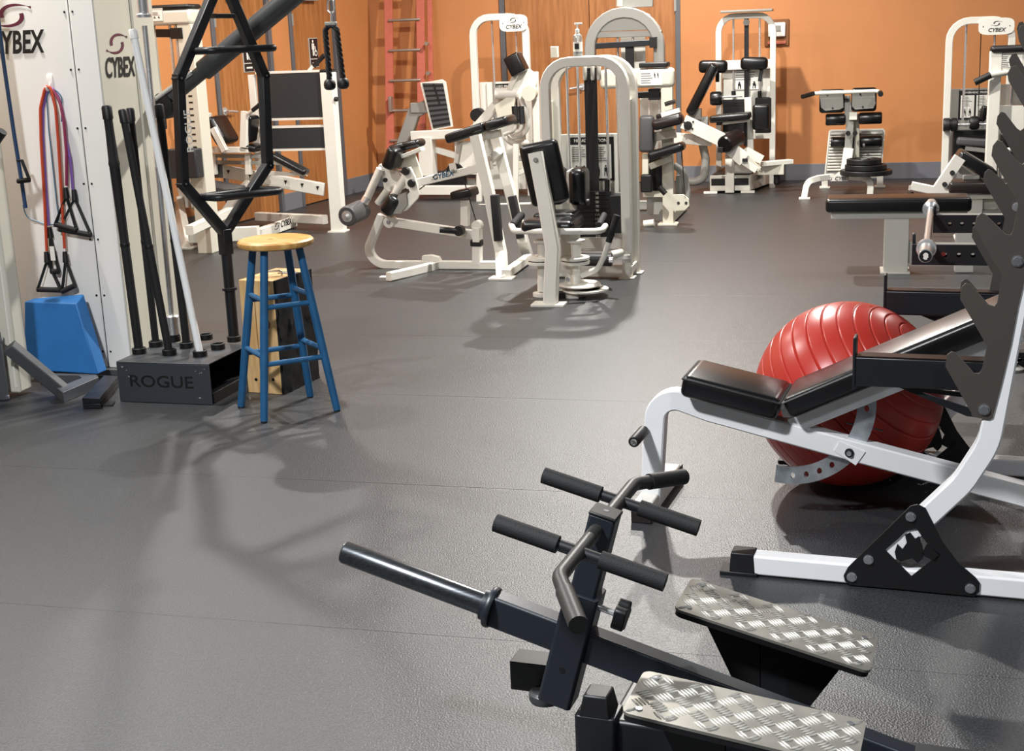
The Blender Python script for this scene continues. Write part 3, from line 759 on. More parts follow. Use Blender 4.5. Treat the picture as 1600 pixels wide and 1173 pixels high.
# bars standing in the sockets
def clubs(key, px, py, label, bulge, r=.0185):
    c, t_ = in_holder(key, px, py); d = (t_ - c).normalized(); L = (t_ - c).length
    o = thing('fitness_bar', label, 'fitness bar', c, 'black padded bars in the holder')
    pr = [(r * .95, 0), (r, .01), (r, L * .45), (r * .98, L * .46)] + ([(r * 1.12, L * .76), (r * 1.25, L * .77), (r * 1.12, L * .785)] if bulge else []) + [(r * .94, L * .9), (r * .94, L * .945)]
    MB().lathe(c, d, pr, 18).build('shaft', 'foam', o)
    MB().lathe(c + d * L * .945, d, [(r * 1.12, 0), (r * 1.12, L * .045), (r * .9, L * .053), (0, L * .055)], 18).build('rubber_cap', 'satin_black', o)
    MB().lathe(c + d * L * .44, d, [(r * 1.04, 0), (r * 1.08, .004), (r * 1.08, .012), (r * 1.04, .016)], 18).build('tape_ring', 'satin_black', o)
clubs('f0', 166, 164, 'leftmost black padded bar in the holder, with a bulge near its top', True, .021)
clubs('f1', 191, 170, 'black padded bar leaning left from the middle of the holder front', False)
clubs('m0', 203, 168, 'black padded bar behind the others in the second row of the holder', False, .017)
clubs('m1', 248, 162, 'black padded bar beside the white pipe and chrome barbell', False, .019)
c, t_ = in_holder('f2', 207, 46); d = (t_ - c).normalized(); L = (t_ - c).length
o = thing('pvc_pipe', 'long white plastic pipe leaning in the front right socket of the holder', 'pipe', c)
MB().lathe(c, d, [(.0145, 0), (.0165, .0), (.0165, L - .03)], 18).build('pipe', 'pvc', o)
MB().lathe(c + d * (L - .04), d, [(.0195, 0), (.0195, .035), (.016, .042), (0, .043)], 18).build('end_cap', 'plastic_white', o)
# chrome barbell
c, t_ = in_holder('b0', 223, 12); d = (t_ - c).normalized(); L = (t_ - c).length
o = thing('barbell', 'chrome barbell standing upright in the holder behind the white pipe', 'barbell', c)
MB().lathe(c, d, [(.02, 0), (.031, .0), (.031, .03), (.02, .03)], 20).build('rubber_boot', 'satin_black', o)
MB().lathe(c + d * .03, d, [(.0, 0), (.0255, 0), (.034, .002), (.034, .09), (.028, .096), (.0145, .098)], 24).build('sleeve', 'chrome', o)
MB().lathe(c + d * .12, d, [(.0135, 0), (.0135, L * .45), (.0145, L * .452), (.0145, L * .46), (.0135, L * .462), (.0135, L - .2)], 18).build('shaft', 'chrome', o)
ct = c + d * (L - .045)
MB().lathe(ct, d, [(.014, 0), (.037, .002), (.037, .014), (.027, .018), (.0255, .02), (.0255, .42), (.02, .425), (0, .426)], 24).build('sleeve', 'chrome', o)
# ================================================================== HEX BAR standing on end
c = SOCK['b2'] + z * .004
HX = Fr((c.x, c.y), 50); Px = HX.P; ha, hn = HX.a, HX.n
o = thing('hex_bar', 'black hexagonal trap bar standing on end in the holder, white lettering on one side', 'trap bar', c)
zj = G(361, 372, 0); 
top_v = Px(361, 366).z
MB().lathe(c, z, [(.0, 0), (.0255, 0), (.0255, top_v - c.z - .02)], 24).build('sleeve', 'black_steel', o)
zc = Px(366, 452).z
MB().lathe(V((c.x, c.y, zc)), z, [(.026, 0), (.036, .002), (.036, .014), (.026, .016)], 24).build('collar', 'black_steel', o)
MB().box(V((c.x, c.y, top_v - .03)), (.05, .05, .12), (ha, hn, z)).build('socket_block', 'black_steel', o, bevel=.003)
HXP = {'b': (361, 362), 'l0': (286, 287), 'l1': (279, 122), 't': (345, -20), 'r1': (412, 118), 'r0': (418, 258)}
V_ = {k_: Px(*p_) for k_, p_ in HXP.items()}
# make the frame symmetric about the sleeve axis
hw = (HX.loc(V_['r0']).x - HX.loc(V_['l0']).x) / 2
lz0, lz1 = (V_['l0'].z + V_['r0'].z) / 2, (V_['l1'].z + V_['r1'].z) / 2
def hx(x, zz, d=0): return HX.X(x, d, zz)
hl = HX.loc(V_['l0']).x; hr = HX.loc(V_['r0']).x
pb, pt = hx(0, V_['b'].z), Px(346, -14)
for nm, p0, p1 in (('frame_member', pb, V_['l0']), ('frame_member', V_['l0'], V_['l1']), ('frame_member', V_['l1'], pt - ha * .04), ('frame_member', pb, V_['r0']), ('frame_member', V_['r0'], V_['r1']), ('frame_member', V_['r1'], pt + ha * .04)):
    dd = (p1 - p0).normalized() * .018
    m_ = MB().beam([p0 - dd, p1 + dd], .045, .045, hn).build(nm, 'black_steel', o, bevel=.003)
MB().beam([Px(333, 25), Px(362, 25)], .045, .02, hn).build('bridge', 'black_steel', o)
MB().lathe(pt, (pt - pb).normalized(), [(.026, -.02), (.026, .35), (0, .351)], 24).build('sleeve', 'black_steel', o)
for (lx, ly), (rx, ry), off in (((301, 78), (392, 78), .2), ((314, 312), (402, 291), .2)):
    l_, r_ = Px(lx, ly), Px(rx, ry); zz = (l_.z + r_.z) / 2; l_.z = r_.z = zz
    MB().tube([l_, l_ - hn * off * .6, r_ - hn * off, r_ - hn * .0], .0165, 14, fillet=.045).build('raised_handle', 'black_steel', o)
    MB().tube([l_, r_], .0165, 14).build('inner_handle', 'black_steel', o)
lc = Px(289, 205) - hn * .0235 + ha * .004
lettering('ROGUE', lc, z, -ha, .052, 'paper', o, 'lettering', 0, .004, sx=1.1, lift=.0006)
for q_ in (V_['l0'], V_['l1'], V_['r0'], V_['r1']):
    MB().cyl(q_ - hn * .022, q_ - hn * .0245, .005, 10).build('rivet', 'bolt', o)

# ================================================================== STOOL
SC = V((-.99, 5.875, 0))
S = thing('bar_stool', 'round wooden-topped bar stool with blue painted legs and rungs', 'stool', SC)
MB().lathe(SC + V((0, 0, .728)), V((0, 0, 1)), [(0, 0), (.145, 0), (.158, .006), (.163, .016), (.162, .026), (.155, .033), (.142, .036), (.13, .034), (0, .031)], 48).build('seat', 'seat_wood', S)
for k_ in range(7):
    an = random.uniform(0, 6.28); rr = random.uniform(.02, .11); c = SC + V((rr * math.cos(an) - .02, rr * math.sin(an) + .02, .7592)); s_ = random.uniform(.008, .024)
    MB().plate([c + V((s_ * 2.4 * math.cos(t) * (1 + .3 * math.sin(2 * t + k_)), s_ * .6 * math.sin(t) * (1 + .4 * math.cos(3 * t + k_)), 0)) for t in [i * .524 for i in range(12)]], V((0, 0, .0006))).build('worn_patch', 'seat_stain', S)
LG = {}
for key, (bx_, by_), (tx, ty) in (('F', (413, 660), (409, 392)), ('L', (377, 636), (392, 392)), ('R', (527, 642), (477, 389)), ('B', (485, 620), (455, 390))):
    b_ = G(bx_, by_); t_ = SC + (V((b_.x, b_.y, 0)) - SC) * .46 + V((0, 0, .735)); LG[key] = (b_, t_)
    MB().tube([b_ + V((0, 0, .006)), b_.lerp(t_, .5), t_], [.0165, .0185, .0165], 18).build('leg', 'stool_blue', S)
    MB().cyl(b_, b_ + V((0, 0, .012)), .0145, 16).build('foot_tip', 'ink', S)
def at_z(key, zz): b_, t_ = LG[key]; return b_.lerp(t_, zz / .735)
for p_, q_, zz in (('L', 'F', .275), ('F', 'R', .245), ('L', 'B', .25), ('B', 'R', .28), ('L', 'F', .515), ('F', 'R', .485), ('L', 'B', .49), ('B', 'R', .52)):
    MB().tube([at_z(p_, zz), at_z(q_, zz)], .0115, 12).build('rung', 'stool_blue', S)
# ================================================================== WOODEN BLOCK
w0, w1, w2 = G(388, 613), G(445, 617), G(507, 591)
wa = (w1 - w0); wl_ = wa.length; wa.normalize(); wn = V((-wa.y, wa.x, 0)); wd = (w2 - w1).dot(wn)
WB = Fr((w0.x, w0.y), math.degrees(math.atan2(wa.y, wa.x))); WBh = WB.P(376, 437).z
W = thing('wooden_block', 'tall pale wooden block with charred black side and metal handle behind the stool', 'wooden block', WB.X(wl_ / 2, wd / 2, 0))
fr_ = .38
wallbox(WB, 0, wl_ * fr_ - .002, 0, WBh, 0, wd).build('board', 'block_wood', W, bevel=.004)
wallbox(WB, wl_ * fr_ + .002, wl_ - .012, 0, WBh, .0, wd).build('board', 'block_wood', W, bevel=.004)
sd_ = MB(); random.seed(3)
nx_, nz_ = 10, 14
gv = [[WB.X(wl_ - .012 + random.uniform(.004, .018), wd * i / nx_, WBh * j / nz_) for j in range(nz_ + 1)] for i in range(nx_ + 1)]
vs = [p for row in gv for p in row]; fs = [(i * (nz_ + 1) + j, (i + 1) * (nz_ + 1) + j, (i + 1) * (nz_ + 1) + j + 1, i * (nz_ + 1) + j + 1) for i in range(nx_) for j in range(nz_)]
sd_.add(vs, fs); wallbox(WB, wl_ - .013, wl_ - .002, 0, WBh, .0, wd, sd_)
sd_.build('charred_side', 'charred', W, angle=20)
for x_, zz in ((.25, .065), (.72, .07)):
    c = WB.X(wl_ * x_, -.0005, zz); MB().cyl(c + wn * .004, c - wn * .001, .008, 12).build('bolt_hole', 'ink', W)
for x_, zz in ((.7, .33), (.2, .38)):
    c = WB.X(wl_ * x_, -.0004, zz); MB().plate([c + wa * .012 * math.cos(t * .6) + V((0, 0, .022 * math.sin(t * .6))) for t in range(10)], -wn * .0006).build('wood_knot', 'knot', W)
hz = WBh + .0
MB().tube([WB.X(wl_ * .45, wd * .3, hz), WB.X(wl_ * .45, wd * .3, hz + .022), WB.X(wl_ * .75, wd * .42, hz + .022), WB.X(wl_ * .75, wd * .42, hz)], .005, 10, fillet=.01).build('metal_handle', 'chrome', W)
wallbox(WB, wl_ * .5, wl_ * .95, hz, hz + .004, wd * .55, wd * .68).build('hasp', 'galv', W, bevel=.001)
MB().tube([WB.X(wl_ * .8, wd * .55, hz), WB.X(wl_ * .8, wd * .55, hz + .025), WB.X(wl_ * .8, wd * .7, hz + .025), WB.X(wl_ * .8, wd * .7, hz)], .004, 8, fillet=.008).build('staple', 'galv', W)

# ================================================================== helpers for the machines
def bar(root, name, m, pts, w, h=None, side=None, fillet=0, bevel=.0):
    return MB().beam(pts, w, h or w, side, fillet).build(name, m, root, bevel=bevel)
def tub(root, name, m, pts, r, fillet=0, seg=12): return MB().tube(pts, r, seg, fillet).build(name, m, root)
def padp(root, m, c, size, ax, b=.02, name='pad'): return MB().pad(c, size, ax, b, 4).build(name, m, root)
def boxp(root, name, m, c, size, ax, bevel=.003): return MB().box(c, size, ax).build(name, m, root, bevel=bevel)
def quad(root, name, m, fr, px, d, th, holes=(), bevel=0):
    return MB().plate([fr.P(x, y, d) for x, y in px], fr.n * th, [[fr.P(x, y, d) for x, y in h] for h in holes]).build(name, m, root, bevel=bevel)
def axes_from(p0, p1, n):
    """x along p0->p1, y about n, z up"""
    x = (p1 - p0).normalized(); y = (n - x * n.dot(x)).normalized(); zz = x.cross(y); return (x, y, zz)
def padline(root, m, p0, p1, w, th, n, name='pad', b=.02):
    ax = axes_from(p0, p1, n); return padp(root, m, (p0 + p1) / 2, ((p1 - p0).length, w, th), ax, b, name)
def knob(root, c, ax, r=.02, m='satin_black', h=.025, name='knob'):
    return MB().lathe(c, ax, [(0, 0), (r * .9, 0), (r, h * .2), (r, h * .8), (r * .85, h), (0, h)], 18).build(name, m, root)
def scribble(root, fr, x0, x1, z0, z1, d, rows, seed=1, m='ink_grey', name='print_line'):
    """lines of small print that cannot be read in the photo"""
    rnd = random.Random(seed); mb = MB(); h = (z1 - z0) / rows
    for i in range(rows):
        za = z1 - h * (i + .35); x = x0
        e = x0 + (x1 - x0) * rnd.uniform(.6, 1)
        mb.plate([fr.X(x, d, za), fr.X(e, d, za), fr.X(e, d, za - h * .35), fr.X(x, d, za - h * .35)], -fr.n * .0005)
    o = mb.build(name, m, root, flat=True); o['kind'] = 'stuff'; return o
def pictures(root, fr, x0, x1, z0, z1, d, nfig, m='ink'):
    mb = MB(); w_ = (x1 - x0) / nfig
    for i in range(nfig):
        c = x0 + w_ * (i + .5)
        mb.plate(circ(fr.X(c, d, z1 - (z1 - z0) * .15), w_ * .12, fr.a, fr.z, 8), -fr.n * .0005)
        q = lambda u, v: fr.X(c + u * w_, d, z0 + v * (z1 - z0))
        mb.plate([q(-.2, .72), q(.15, .75), q(.25, .45), q(.2, .02), q(.08, .02), q(.05, .4), q(-.08, .38), q(-.1, .02), q(-.22, .02), q(-.18, .42)], -fr.n * .0005)
    o = mb.build('figure_print', m, root, flat=True); o['kind'] = 'stuff'; return o
def placard(root, fr, x0, x1, z0, z1, d, title=None, seed=1, two=True, border='ink'):
    p = wallbox(fr, x0, x1, z0, z1, d - .004, d).build('placard', border, root)
    w_ = x1 - x0; h = z1 - z0; dd = d - .0045
    cols = ((.06, .47), (.53, .94)) if two else ((.06, .94),)
    for i, (u, v) in enumerate(cols):
        xa, xb = x0 + u * w_, x0 + v * w_; za, zb = z0 + .05 * h, z1 - .17 * h
        wallbox(fr, xa, xb, za, zb, dd - .001, dd).build('instruction_sheet', 'paper', root)
        scribble(root, fr, xa + .01, xb - .01, za + (zb - za) * .5, zb - .01, dd - .0012, 7, seed + i)
        pictures(root, fr, xa + .012, xb - .012, za + .015, za + (zb - za) * .42, dd - .0012, 2)
    if title: lettering(title, fr.X((x0 + x1) / 2, dd, z1 - .08 * h), fr.a, fr.z, min(.1 * h, w_ / len(title) * 1.5), 'paper', root, 'title_lettering', 0, .01)
    return p
def arch(root, fr, x0, x1, zt, z0, d, w=.055, r=.14, m='white', name='tower_frame', h=None):
    return bar(root, name, m, [fr.X(x0, d, z0), fr.X(x0, d, zt - w / 2), fr.X(x1, d, zt - w / 2), fr.X(x1, d, z0)], w, h or w, fr.n, fillet=r)
def stack(root, fr, x0, x1, z0, z1, d0, d1, nplates, nums=True):
    h = (z1 - z0) / nplates
    for i in range(nplates):
        wallbox(fr, x0, x1, z0 + i * h, z0 + (i + 1) * h - .002, d0, d1).build('weight_plate', 'plate_iron', root)
    if nums:
        for i in range(0, nplates):
            if h > .02: lettering(str(10 + 20 * (nplates - 1 - i)), fr.X(x0 + (x1 - x0) * .62, d0 - .0005, z0 + (i + .5) * h), fr.a, fr.z, h * .8, 'paper', root, 'weight_number')
def oval_badge(root, fr, c, w_, h, nrm=-1):
    pts = []
    for k in range(24):
        an = 2 * math.pi * k / 24; e = .55
        pts.append(c + fr.a * (w_ / 2 * math.copysign(abs(math.cos(an)) ** e, math.cos(an))) + fr.z * (h / 2 * math.copysign(abs(math.sin(an)) ** e, math.sin(an))))
    MB().plate(pts, fr.n * .012).build('badge', 'paper', root)
    swoosh(c + fr.z * h * .17 - fr.n * .0008, fr.a, fr.z, h * .3, 'ink', root)
    lettering('CYBEX', c - fr.z * h * .22 - fr.n * .0005, fr.a, fr.z, h * .32, 'ink', root, 'logo_lettering', .25, .012)
    for s_ in (-1, 1): MB().cyl(c + fr.a * s_ * w_ * .37 + fr.n * .001, c + fr.a * s_ * w_ * .37 - fr.n * .002, .006, 8).build('badge_screw', 'ink_grey', root)

# ================================================================== LADDER
LD = Fr(BW.X(.62, -.5, 0)[:2], -13.1)
bl_, br_ = LD.X(-.38, .0, 0), LD.X(-.02, .0, 0)
o = thing('stepladder', 'red fibreglass ladder leaning upright in the room corner', 'ladder', LD.X(-.2, 0, 0))
def ladp(x, y, d): return LD.P(x, y, d)
tl, tr = ladp(605, -40, .3), ladp(656, -40, .3)
xl, xr = LD.loc(ladp(607, 120, .15)).x, LD.loc(ladp(657, 120, .15)).x
for x in (xl, xr):
    bar(o, 'side_rail', 'ladder', [LD.X(x, 0, 0), LD.X(x, .36, 2.35)], .03, .085, LD.n)
bar(o, 'rear_rail', 'ladder', [LD.X(xr + .085, .1, 0), LD.X(xr + .085, .40, 2.35)], .03, .05, LD.n)
for k in range(7):
    zz = .22 + .305 * k; d = .36 * zz / 2.35
    MB().pad(LD.X((xl + xr) / 2, d, zz), (xr - xl, .07, .028), (LD.a, LD.n, LD.z), .012, 3).build('rung', 'aluminium', o)
boxp(o, 'hinge_bracket', 'aluminium', LD.X(xl + .03, .08, .9), (.03, .08, .16), (LD.a, LD.n, LD.z))
for zz in (1.2, 1.5):
    MB().cyl(LD.X(xr + .085, .17 + .02, zz), LD.X(xr + .085, .13, zz), .02, 12).build('rivet', 'aluminium', o)

# ================================================================== CREAM TOWER BEHIND THE HEX BAR
p0 = G(318, 396); F1 = Fr((p0.x, p0.y), -15); P = F1.P; ax = (F1.a, F1.n, F1.z)
o = thing('lat_machine', 'cream weight-stack machine with numbered post behind the black bars', 'weight machine', F1.X(-.3, .2, 0))
zt, zb = P(290, 38).z, P(290, 8).z
xr = F1.loc(P(306, 160)).x
wallbox(F1, xr - .1, xr + .02, 0, zt, 0, .16).build('front_post', 'cream', o, bevel=.004)
wallbox(F1, xr - .46, xr + .02, zt, P(290, 14).z, -.01, .2).build('top_housing', 'cream', o, bevel=.02)
wallbox(F1, xr - .46, xr + .02, P(290, 14).z, P(290, 6).z, -.015, .2).build('top_cap', 'satin_black', o, bevel=.02)
wallbox(F1, xr - .46, xr - .36, 0, zt, .0, .16).build('rear_post', 'cream', o, bevel=.004)
for k in range(15):
    zz = P(300, 100 + k * 10).z; xx = xr - .045
    wallbox(F1, xx - .012, xx + .02, zz - .006, zz + .006, -.0015, .0).build('scale_mark', 'ink', o)
for xx in (xr - .2, xr - .15):
    tub(o, 'guide_rod', 'chrome', [F1.X(xx, .08, .35), F1.X(xx, .08, zt)], .012)
placard(o, F1, F1.loc(P(236, 22)).x, F1.loc(P(256, 22)).x, P(240, 34).z, P(240, 13).z, -.011, None, 4, False, 'paper_grey')
bar(o, 'carriage_bar', 'satin_black', [P(246, 52, .05), P(290, 52, .05)], .05, .06, F1.n)
boxp(o, 'carriage_block', 'satin_black', P(280, 52, .04), (.1, .1, .08), ax)
boxp(o, 'shroud', 'cream', P(236, 240, .25), (.14, .1, .4), ax); boxp(o, 'seat_shroud', 'board', P(288, 255, -.05), (.26, .12, .22), ax, .01)
boxp(o, 'side_cover', 'cream', P(240, 330, -.1), (.2, .2, .75), ax, .01)
boxp(o, 'dark_stack', 'plate_iron', P(240, 280, -.03), (.25, .08, .22), ax)

# ================================================================== LEG PRESS (left rear)
p0 = G(515, 363); F2 = Fr((p0.x, p0.y), -15); P = F2.P; ax = (F2.a, F2.n, F2.z); a, n, z = ax
o = thing('leg_press', 'white leg press with two dark padded boards and notched rail, by the doors', 'leg press', F2.X(-.5, .2, 0))
xp = F2.loc(P(517, 230)).x; ztop = P(517, 113).z
wallbox(F2, xp - .055, xp + .055, 0, ztop, 0, .1).build('corner_post', 'white', o, bevel=.006)
wallbox(F2, xp - .057, xp + .045, ztop, ztop + .025, .0, .1).build('post_cap', 'satin_black', o, bevel=.01)
wallbox(F2, xp - .075, xp + .07, 0, .012, -.02, .12).build('foot_plate', 'white', o)
xl = F2.loc(P(393, 180)).x
wallbox(F2, xl - .03, xl + .03, .5, ztop, 0.05, .09).build('rear_post', 'white', o, bevel=.004)
for (ya, yb, xa) in ((112, 186, 396), (198, 234, 403)):
    z1, z0 = P(450, ya).z, P(450, yb).z; x0 = F2.loc(P(xa, ya)).x
    for zz in (z0, z1): wallbox(F2, x0, xp - .05, zz - .012, zz + .006, .03, .09).build('board_edge', 'white', o)
    wallbox(F2, x0 + .01, xp - .058, z0 + .008, z1 - .014, .035, .06).build('padded_board', 'board', o, bevel=.006)
knob(o, P(523, 155, .0), a, .02); 
tub(o, 'handle', 'satin_black', [P(490, 103, .1), P(507, 86, .1)], .02); tub(o, 'handle_stub', 'white', [P(482, 112, .1), P(491, 101, .1)], .016)
# notched rail
r0, r1 = P(347, 267, -.1), P(507, 296, .03)
bar(o, 'notched_rail', 'white', [r0, r1], .05, .105, n)
rd = (r1 - r0)
for t_ in (.06, .27, .62, .78, .93):
    c = r0 + rd * t_ + z * .02 - n * .0265; MB().plate([c, c + a * .03, c + a * .012 - z * .035], -n * .001).build('notch', 'ink', o)
boxp(o, 'rail_cap', 'vinyl_grey', r0 - rd.normalized() * .03, (.09, .07, .12), ax)
# base
bar(o, 'base_beam', 'white', [P(402, 338, .5), P(508, 343, .1)], .06, .075, n)
lb0, lb1 = G(388, 371, .05), G(459, 346, .05)
bar(o, 'logo_beam', 'white', [lb0, lb1], .06, .085, V((lb1.y - lb0.y, lb0.x - lb1.x, 0)).normalized())
FL2 = Fr(lb0[:2], math.degrees(math.atan2(lb1.y - lb0.y, lb1.x - lb0.x)))
logo(FL2.a, z, FL2.P(444, 349, -.031), .075, o, side=True)
# near left leg and cross braces
g0 = G(293, 388)
bar(o, 'front_leg', 'white', [g0, P(277, 312, -.3)], .07, .08, n); bar(o, 'leg_brace', 'white', [P(277, 294, -.3), P(318, 330, -.2), P(322, 345, -.2)], .06, .08, n)
bar(o, 'lower_beam', 'white', [g0 + z * .1 + a * .03, g0 + z * .12 + a * .62 + n * .02], .06, .11, n)
bar(o, 'lower_beam', 'white', [G(296, 360, .25), G(360, 330, .25)], .06, .07, n)
bar(o, 'diagonal_brace', 'white', [P(345, 345, -.1), P(375, 300, -.1), P(392, 285, -.1)], .06, .08, n)
boxp(o, 'leg_foot', 'white', g0 + z * .008, (.14, .14, .016), ax)
# seat carriage
P = lambda x, y, d=0: F2.P(x, y, d - .42)
sl, sr, sb = P(322, 178, .2), P(382, 175, .2), P(350, 234, .2)
bar(o, 'seat_upright', 'white', [P(324, 176, .2), P(318, 234, .2)], .05, .06, n); bar(o, 'seat_upright', 'white', [P(383, 174, .2), P(381, 236, .2)], .05, .06, n)
bar(o, 'seat_rail', 'white', [P(312, 234, .2), P(390, 234, .2)], .05, .05, n)
for (x0, y0, x1, y1) in ((300, 159, 316, 176), (410, 160, 388, 178)):
    tub(o, 'handle', 'satin_black', [P(x0, y0, .15), P((x0 * .3 + x1 * .7), (y0 * .3 + y1 * .7), .15)], .018); tub(o, 'handle_stub', 'white', [P((x0 + x1) / 2, (y0 + y1) / 2, .15), P(x1, y1, .18)], .016)
padline(o, 'vinyl', P(334, 183, .3), P(358, 224, .3), .3, .1, n, 'back_pad', .035)
padline(o, 'vinyl', P(393, 180, .3), P(388, 222, .3), .2, .08, n, 'side_pad', .03); padline(o, 'vinyl', P(383, 228, .3), P(408, 232, .3), .25, .05, n, 'seat_pad', .02)
bar(o, 'seat_bracket', 'white', [P(333, 200, .12), P(352, 236, .12)], .05, .05, n)
for y in (243, 253): bar(o, 'slide_rail', 'machine_grey', [P(318, y, .25), P(440, y + 2, .25)], .03, .03, n)
for x in (334, 388): bar(o, 'rail_post', 'white', [P(x, 240, .25), P(x + 1, 272, .25)], .05, .05, n)
padline(o, 'vinyl_grey', P(302, 284, .0), P(372, 296, .0), .3, .035, n, 'foot_board', .01)
padline(o, 'vinyl', P(425, 242, .1), P(480, 270, .1), .12, .05, n, 'calf_pad', .02); bar(o, 'pad_arm', 'white', [P(425, 247, .15), P(470, 272, .15), P(400, 270, .15)], .035, .035, n)

# ================================================================== LEG CURL (centre left)
p0 = G(640, 419); F3 = Fr((p0.x, p0.y), -18); P = F3.P; ax = (F3.a, F3.n, F3.z); a, n, z = ax
o = thing('leg_curl_machine', 'white leg curl machine with curved base and black roller arm, left of centre', 'weight machine', F3.X(.3, 0, 0))
bar(o, 'base_tube', 'white', [P(597, 336), P(574, 392), P(592, 413), P(786, 414)], .055, .055, n, fillet=.16)
f0, f1 = G(607, 432, .035), P(684, 414)
bar(o, 'stabiliser', 'white', [f0, f0.lerp(f1, .5) - n * .02, f1], .045, .055, n, fillet=.3)
boxp(o, 'foot_tab', 'white', G(602, 434) + z * .006, (.07, .05, .012), ax)
quad(o, 'step_tab', 'white', F3, [(659, 409), (659, 400), (672, 399), (684, 402), (688, 410)], -.02, .05)
L1 = [G(785, 437), P(783, 395, -.17), P(764, 300, -.17), P(743, 211, -.17)]
L2 = [G(826, 404), P(817, 375, .22), P(797, 300, .22), P(775, 216, .22)]
for L_ in (L1, L2): bar(o, 'frame_leg', 'white', L_, .055, .07, n)
for (q0, q1) in ((P(773, 304, -.21), P(779, 376, -.21)), (P(800, 306, .18), P(814, 372, .18))):
    padline(o, 'foam', q0, q1, .06, .05, n, 'leg_padding', .006)
boxp(o, 'foot_plate', 'white', G(785, 436) + z * .008, (.16, .12, .016), ax)
bar(o, 'cross_tube', 'white', [G(790, 428, .04), G(825, 403, .04)], .055, .055, V((0, 0, 1)))
bar(o, 'pedestal', 'white', [P(746, 412), P(746, 384)], .06, .06, n); boxp(o, 'bumper', 'satin_black', P(745, 379), (.075, .075, .045), ax, .008)
# rocker beam
k0, k1 = P(610, 346), P(750, 368)
bar(o, 'rocker_beam', 'white', [k0, k1], .05, .06, n)
MB().lathe(k0 - n * .035, n, [(0, 0), (.04, 0), (.04, .07), (0, .07)], 20).build('pivot_disc', 'white', o); hexbolt(o, k0 - n * .035, -n, .012)
MB().lathe(P(746, 352) - n * .03, n, [(0, 0), (.035, 0), (.035, .06), (0, .06)], 18).build('cable_drum', 'white', o)
boxp(o, 'beam_bracket', 'white', P(746, 366), (.05, .08, .1), ax)
tub(o, 'grip', 'satin_black', [P(687, 359, -.14), P(716, 361, -.1)], .021); MB().lathe(P(716, 361, -.12), n, [(0, 0), (.035, 0), (.035, .05), (0, .05)], 18).build('grip_flange', 'satin_black', o)
bar(o, 'elbow_post', 'white', [P(727, 352, .05), P(727, 312, .05)], .055, .055, n)
padline(o, 'vinyl', P(710, 305, .05), P(742, 299, .05), .18, .06, n, 'elbow_pad', .015)
# upper logo beam and body pad
u0, u1 = P(636, 289, -.02), P(768, 258, -.02)
bar(o, 'logo_beam', 'white', [u0, u1], .05, .055, n)
FT = (u1 - u0).normalized(); lup = n.cross(FT) * -1; lup = lup if lup.z > 0 else -lup
swoosh(P(680, 277, -.047), FT, lup, .03, 'ink', o); lettering('CYBEX', P(692, 274, -.046), FT, lup, .05, 'logo_blue', o, 'logo_lettering', .25, .012)
bar(o, 'pad_rail', 'white', [P(716, 219, -.02), P(762, 203, -.02)], .1, .02, n); padline(o, 'vinyl', P(704, 216), P(764, 196), .24, .065, n, 'body_pad', .02)
padline(o, 'vinyl', P(764, 197), P(800, 186), .24, .065, n, 'body_pad', .025)
bar(o, 'pad_post', 'white', [P(719, 222), P(712, 262)], .04, .03, n); bar(o, 'upper_link', 'white', [P(745, 215), P(782, 208)], .05, .05, n); bar(o, 'upper_link', 'white', [P(766, 250, .1), P(782, 236, .2)], .05, .05, n)
# pulley and cable
pc = P(711, 268, -.02)
MB().lathe(pc - n * .015, n, [(.0, 0), (.058, 0), (.058, .006), (.05, .012), (.05, .018), (.058, .024), (.058, .03), (0, .03)], 28).build('pulley', 'satin_black', o)
quad(o, 'pulley_bracket', 'white', F3, [(701, 256), (711, 254), (715, 270), (704, 273)], -.045, .01); hexbolt(o, P(708, 267, -.045), -n, .009, 'machine_grey')
tub(o, 'cable', 'ink', [P(650, 300), P(700, 262)], .004, seg=6); tub(o, 'cable', 'ink', [P(720, 265), P(748, 360)], .004, seg=6)
# lever head at the left
quad(o, 'cam_plate', 'white', F3, [(634, 262), (641, 261), (648, 275), (655, 302), (653, 310), (635, 329), (622, 332), (612, 330), (640, 300), (628, 268)], -.06, .02, bevel=.003)
quad(o, 'cam_plate', 'cream', F3, [(622, 262), (632, 240), (648, 240), (653, 255), (660, 278), (648, 282), (640, 262)], .05, .02, bevel=.003)
quad(o, 'crank_plate', 'white', F3, [(589, 262), (593, 256), (600, 257), (620, 268), (638, 292), (620, 300), (600, 298), (596, 270)], .0, .05, bevel=.004)
hexbolt(o, P(595, 262), -n, .012)
tub(o, 'lever_tube', 'white', [P(594, 264, -.02), P(573, 311, -.04)], .028, seg=18)
tub(o, 'lever_joint', 'chrome', [P(574, 308, -.04), P(569, 317, -.05)], .03, seg=16)
r0, r1 = P(566, 327, -.02), P(542, 338, -.26)
rdv = (r1 - r0).normalized()
MB().lathe(r0, rdv, [(0, 0), (.062, 0), (.07, .01), (.07, (r1 - r0).length - .01), (.062, (r1 - r0).length), (.03, (r1 - r0).length), (.03, (r1 - r0).length - .004), (0, (r1 - r0).length - .004)], 28).build('ankle_roller', 'vinyl_grey', o)
MB().lathe(r1 - rdv * .005, rdv, [(0, 0), (.04, 0), (.04, .006), (.022, .008), (.022, .012), (.012, .012), (.012, .03), (0, .03)], 20).build('roller_end', 'chrome', o)
tub(o, 'second_tube', 'white', [P(636, 270), P(612, 312)], .03, seg=16); tub(o, 'lever_tube', 'white', [P(605, 297), P(590, 318)], .024, seg=14)
for (x, y) in ((635, 267), (644, 286), (603, 281)): knob(o, P(x, y, -.065), -n, .028 if x > 610 else .016)
padline(o, 'vinyl', P(622, 230, -.02), P(610, 262, -.02), .2, .09, n, 'thigh_pad', .03)
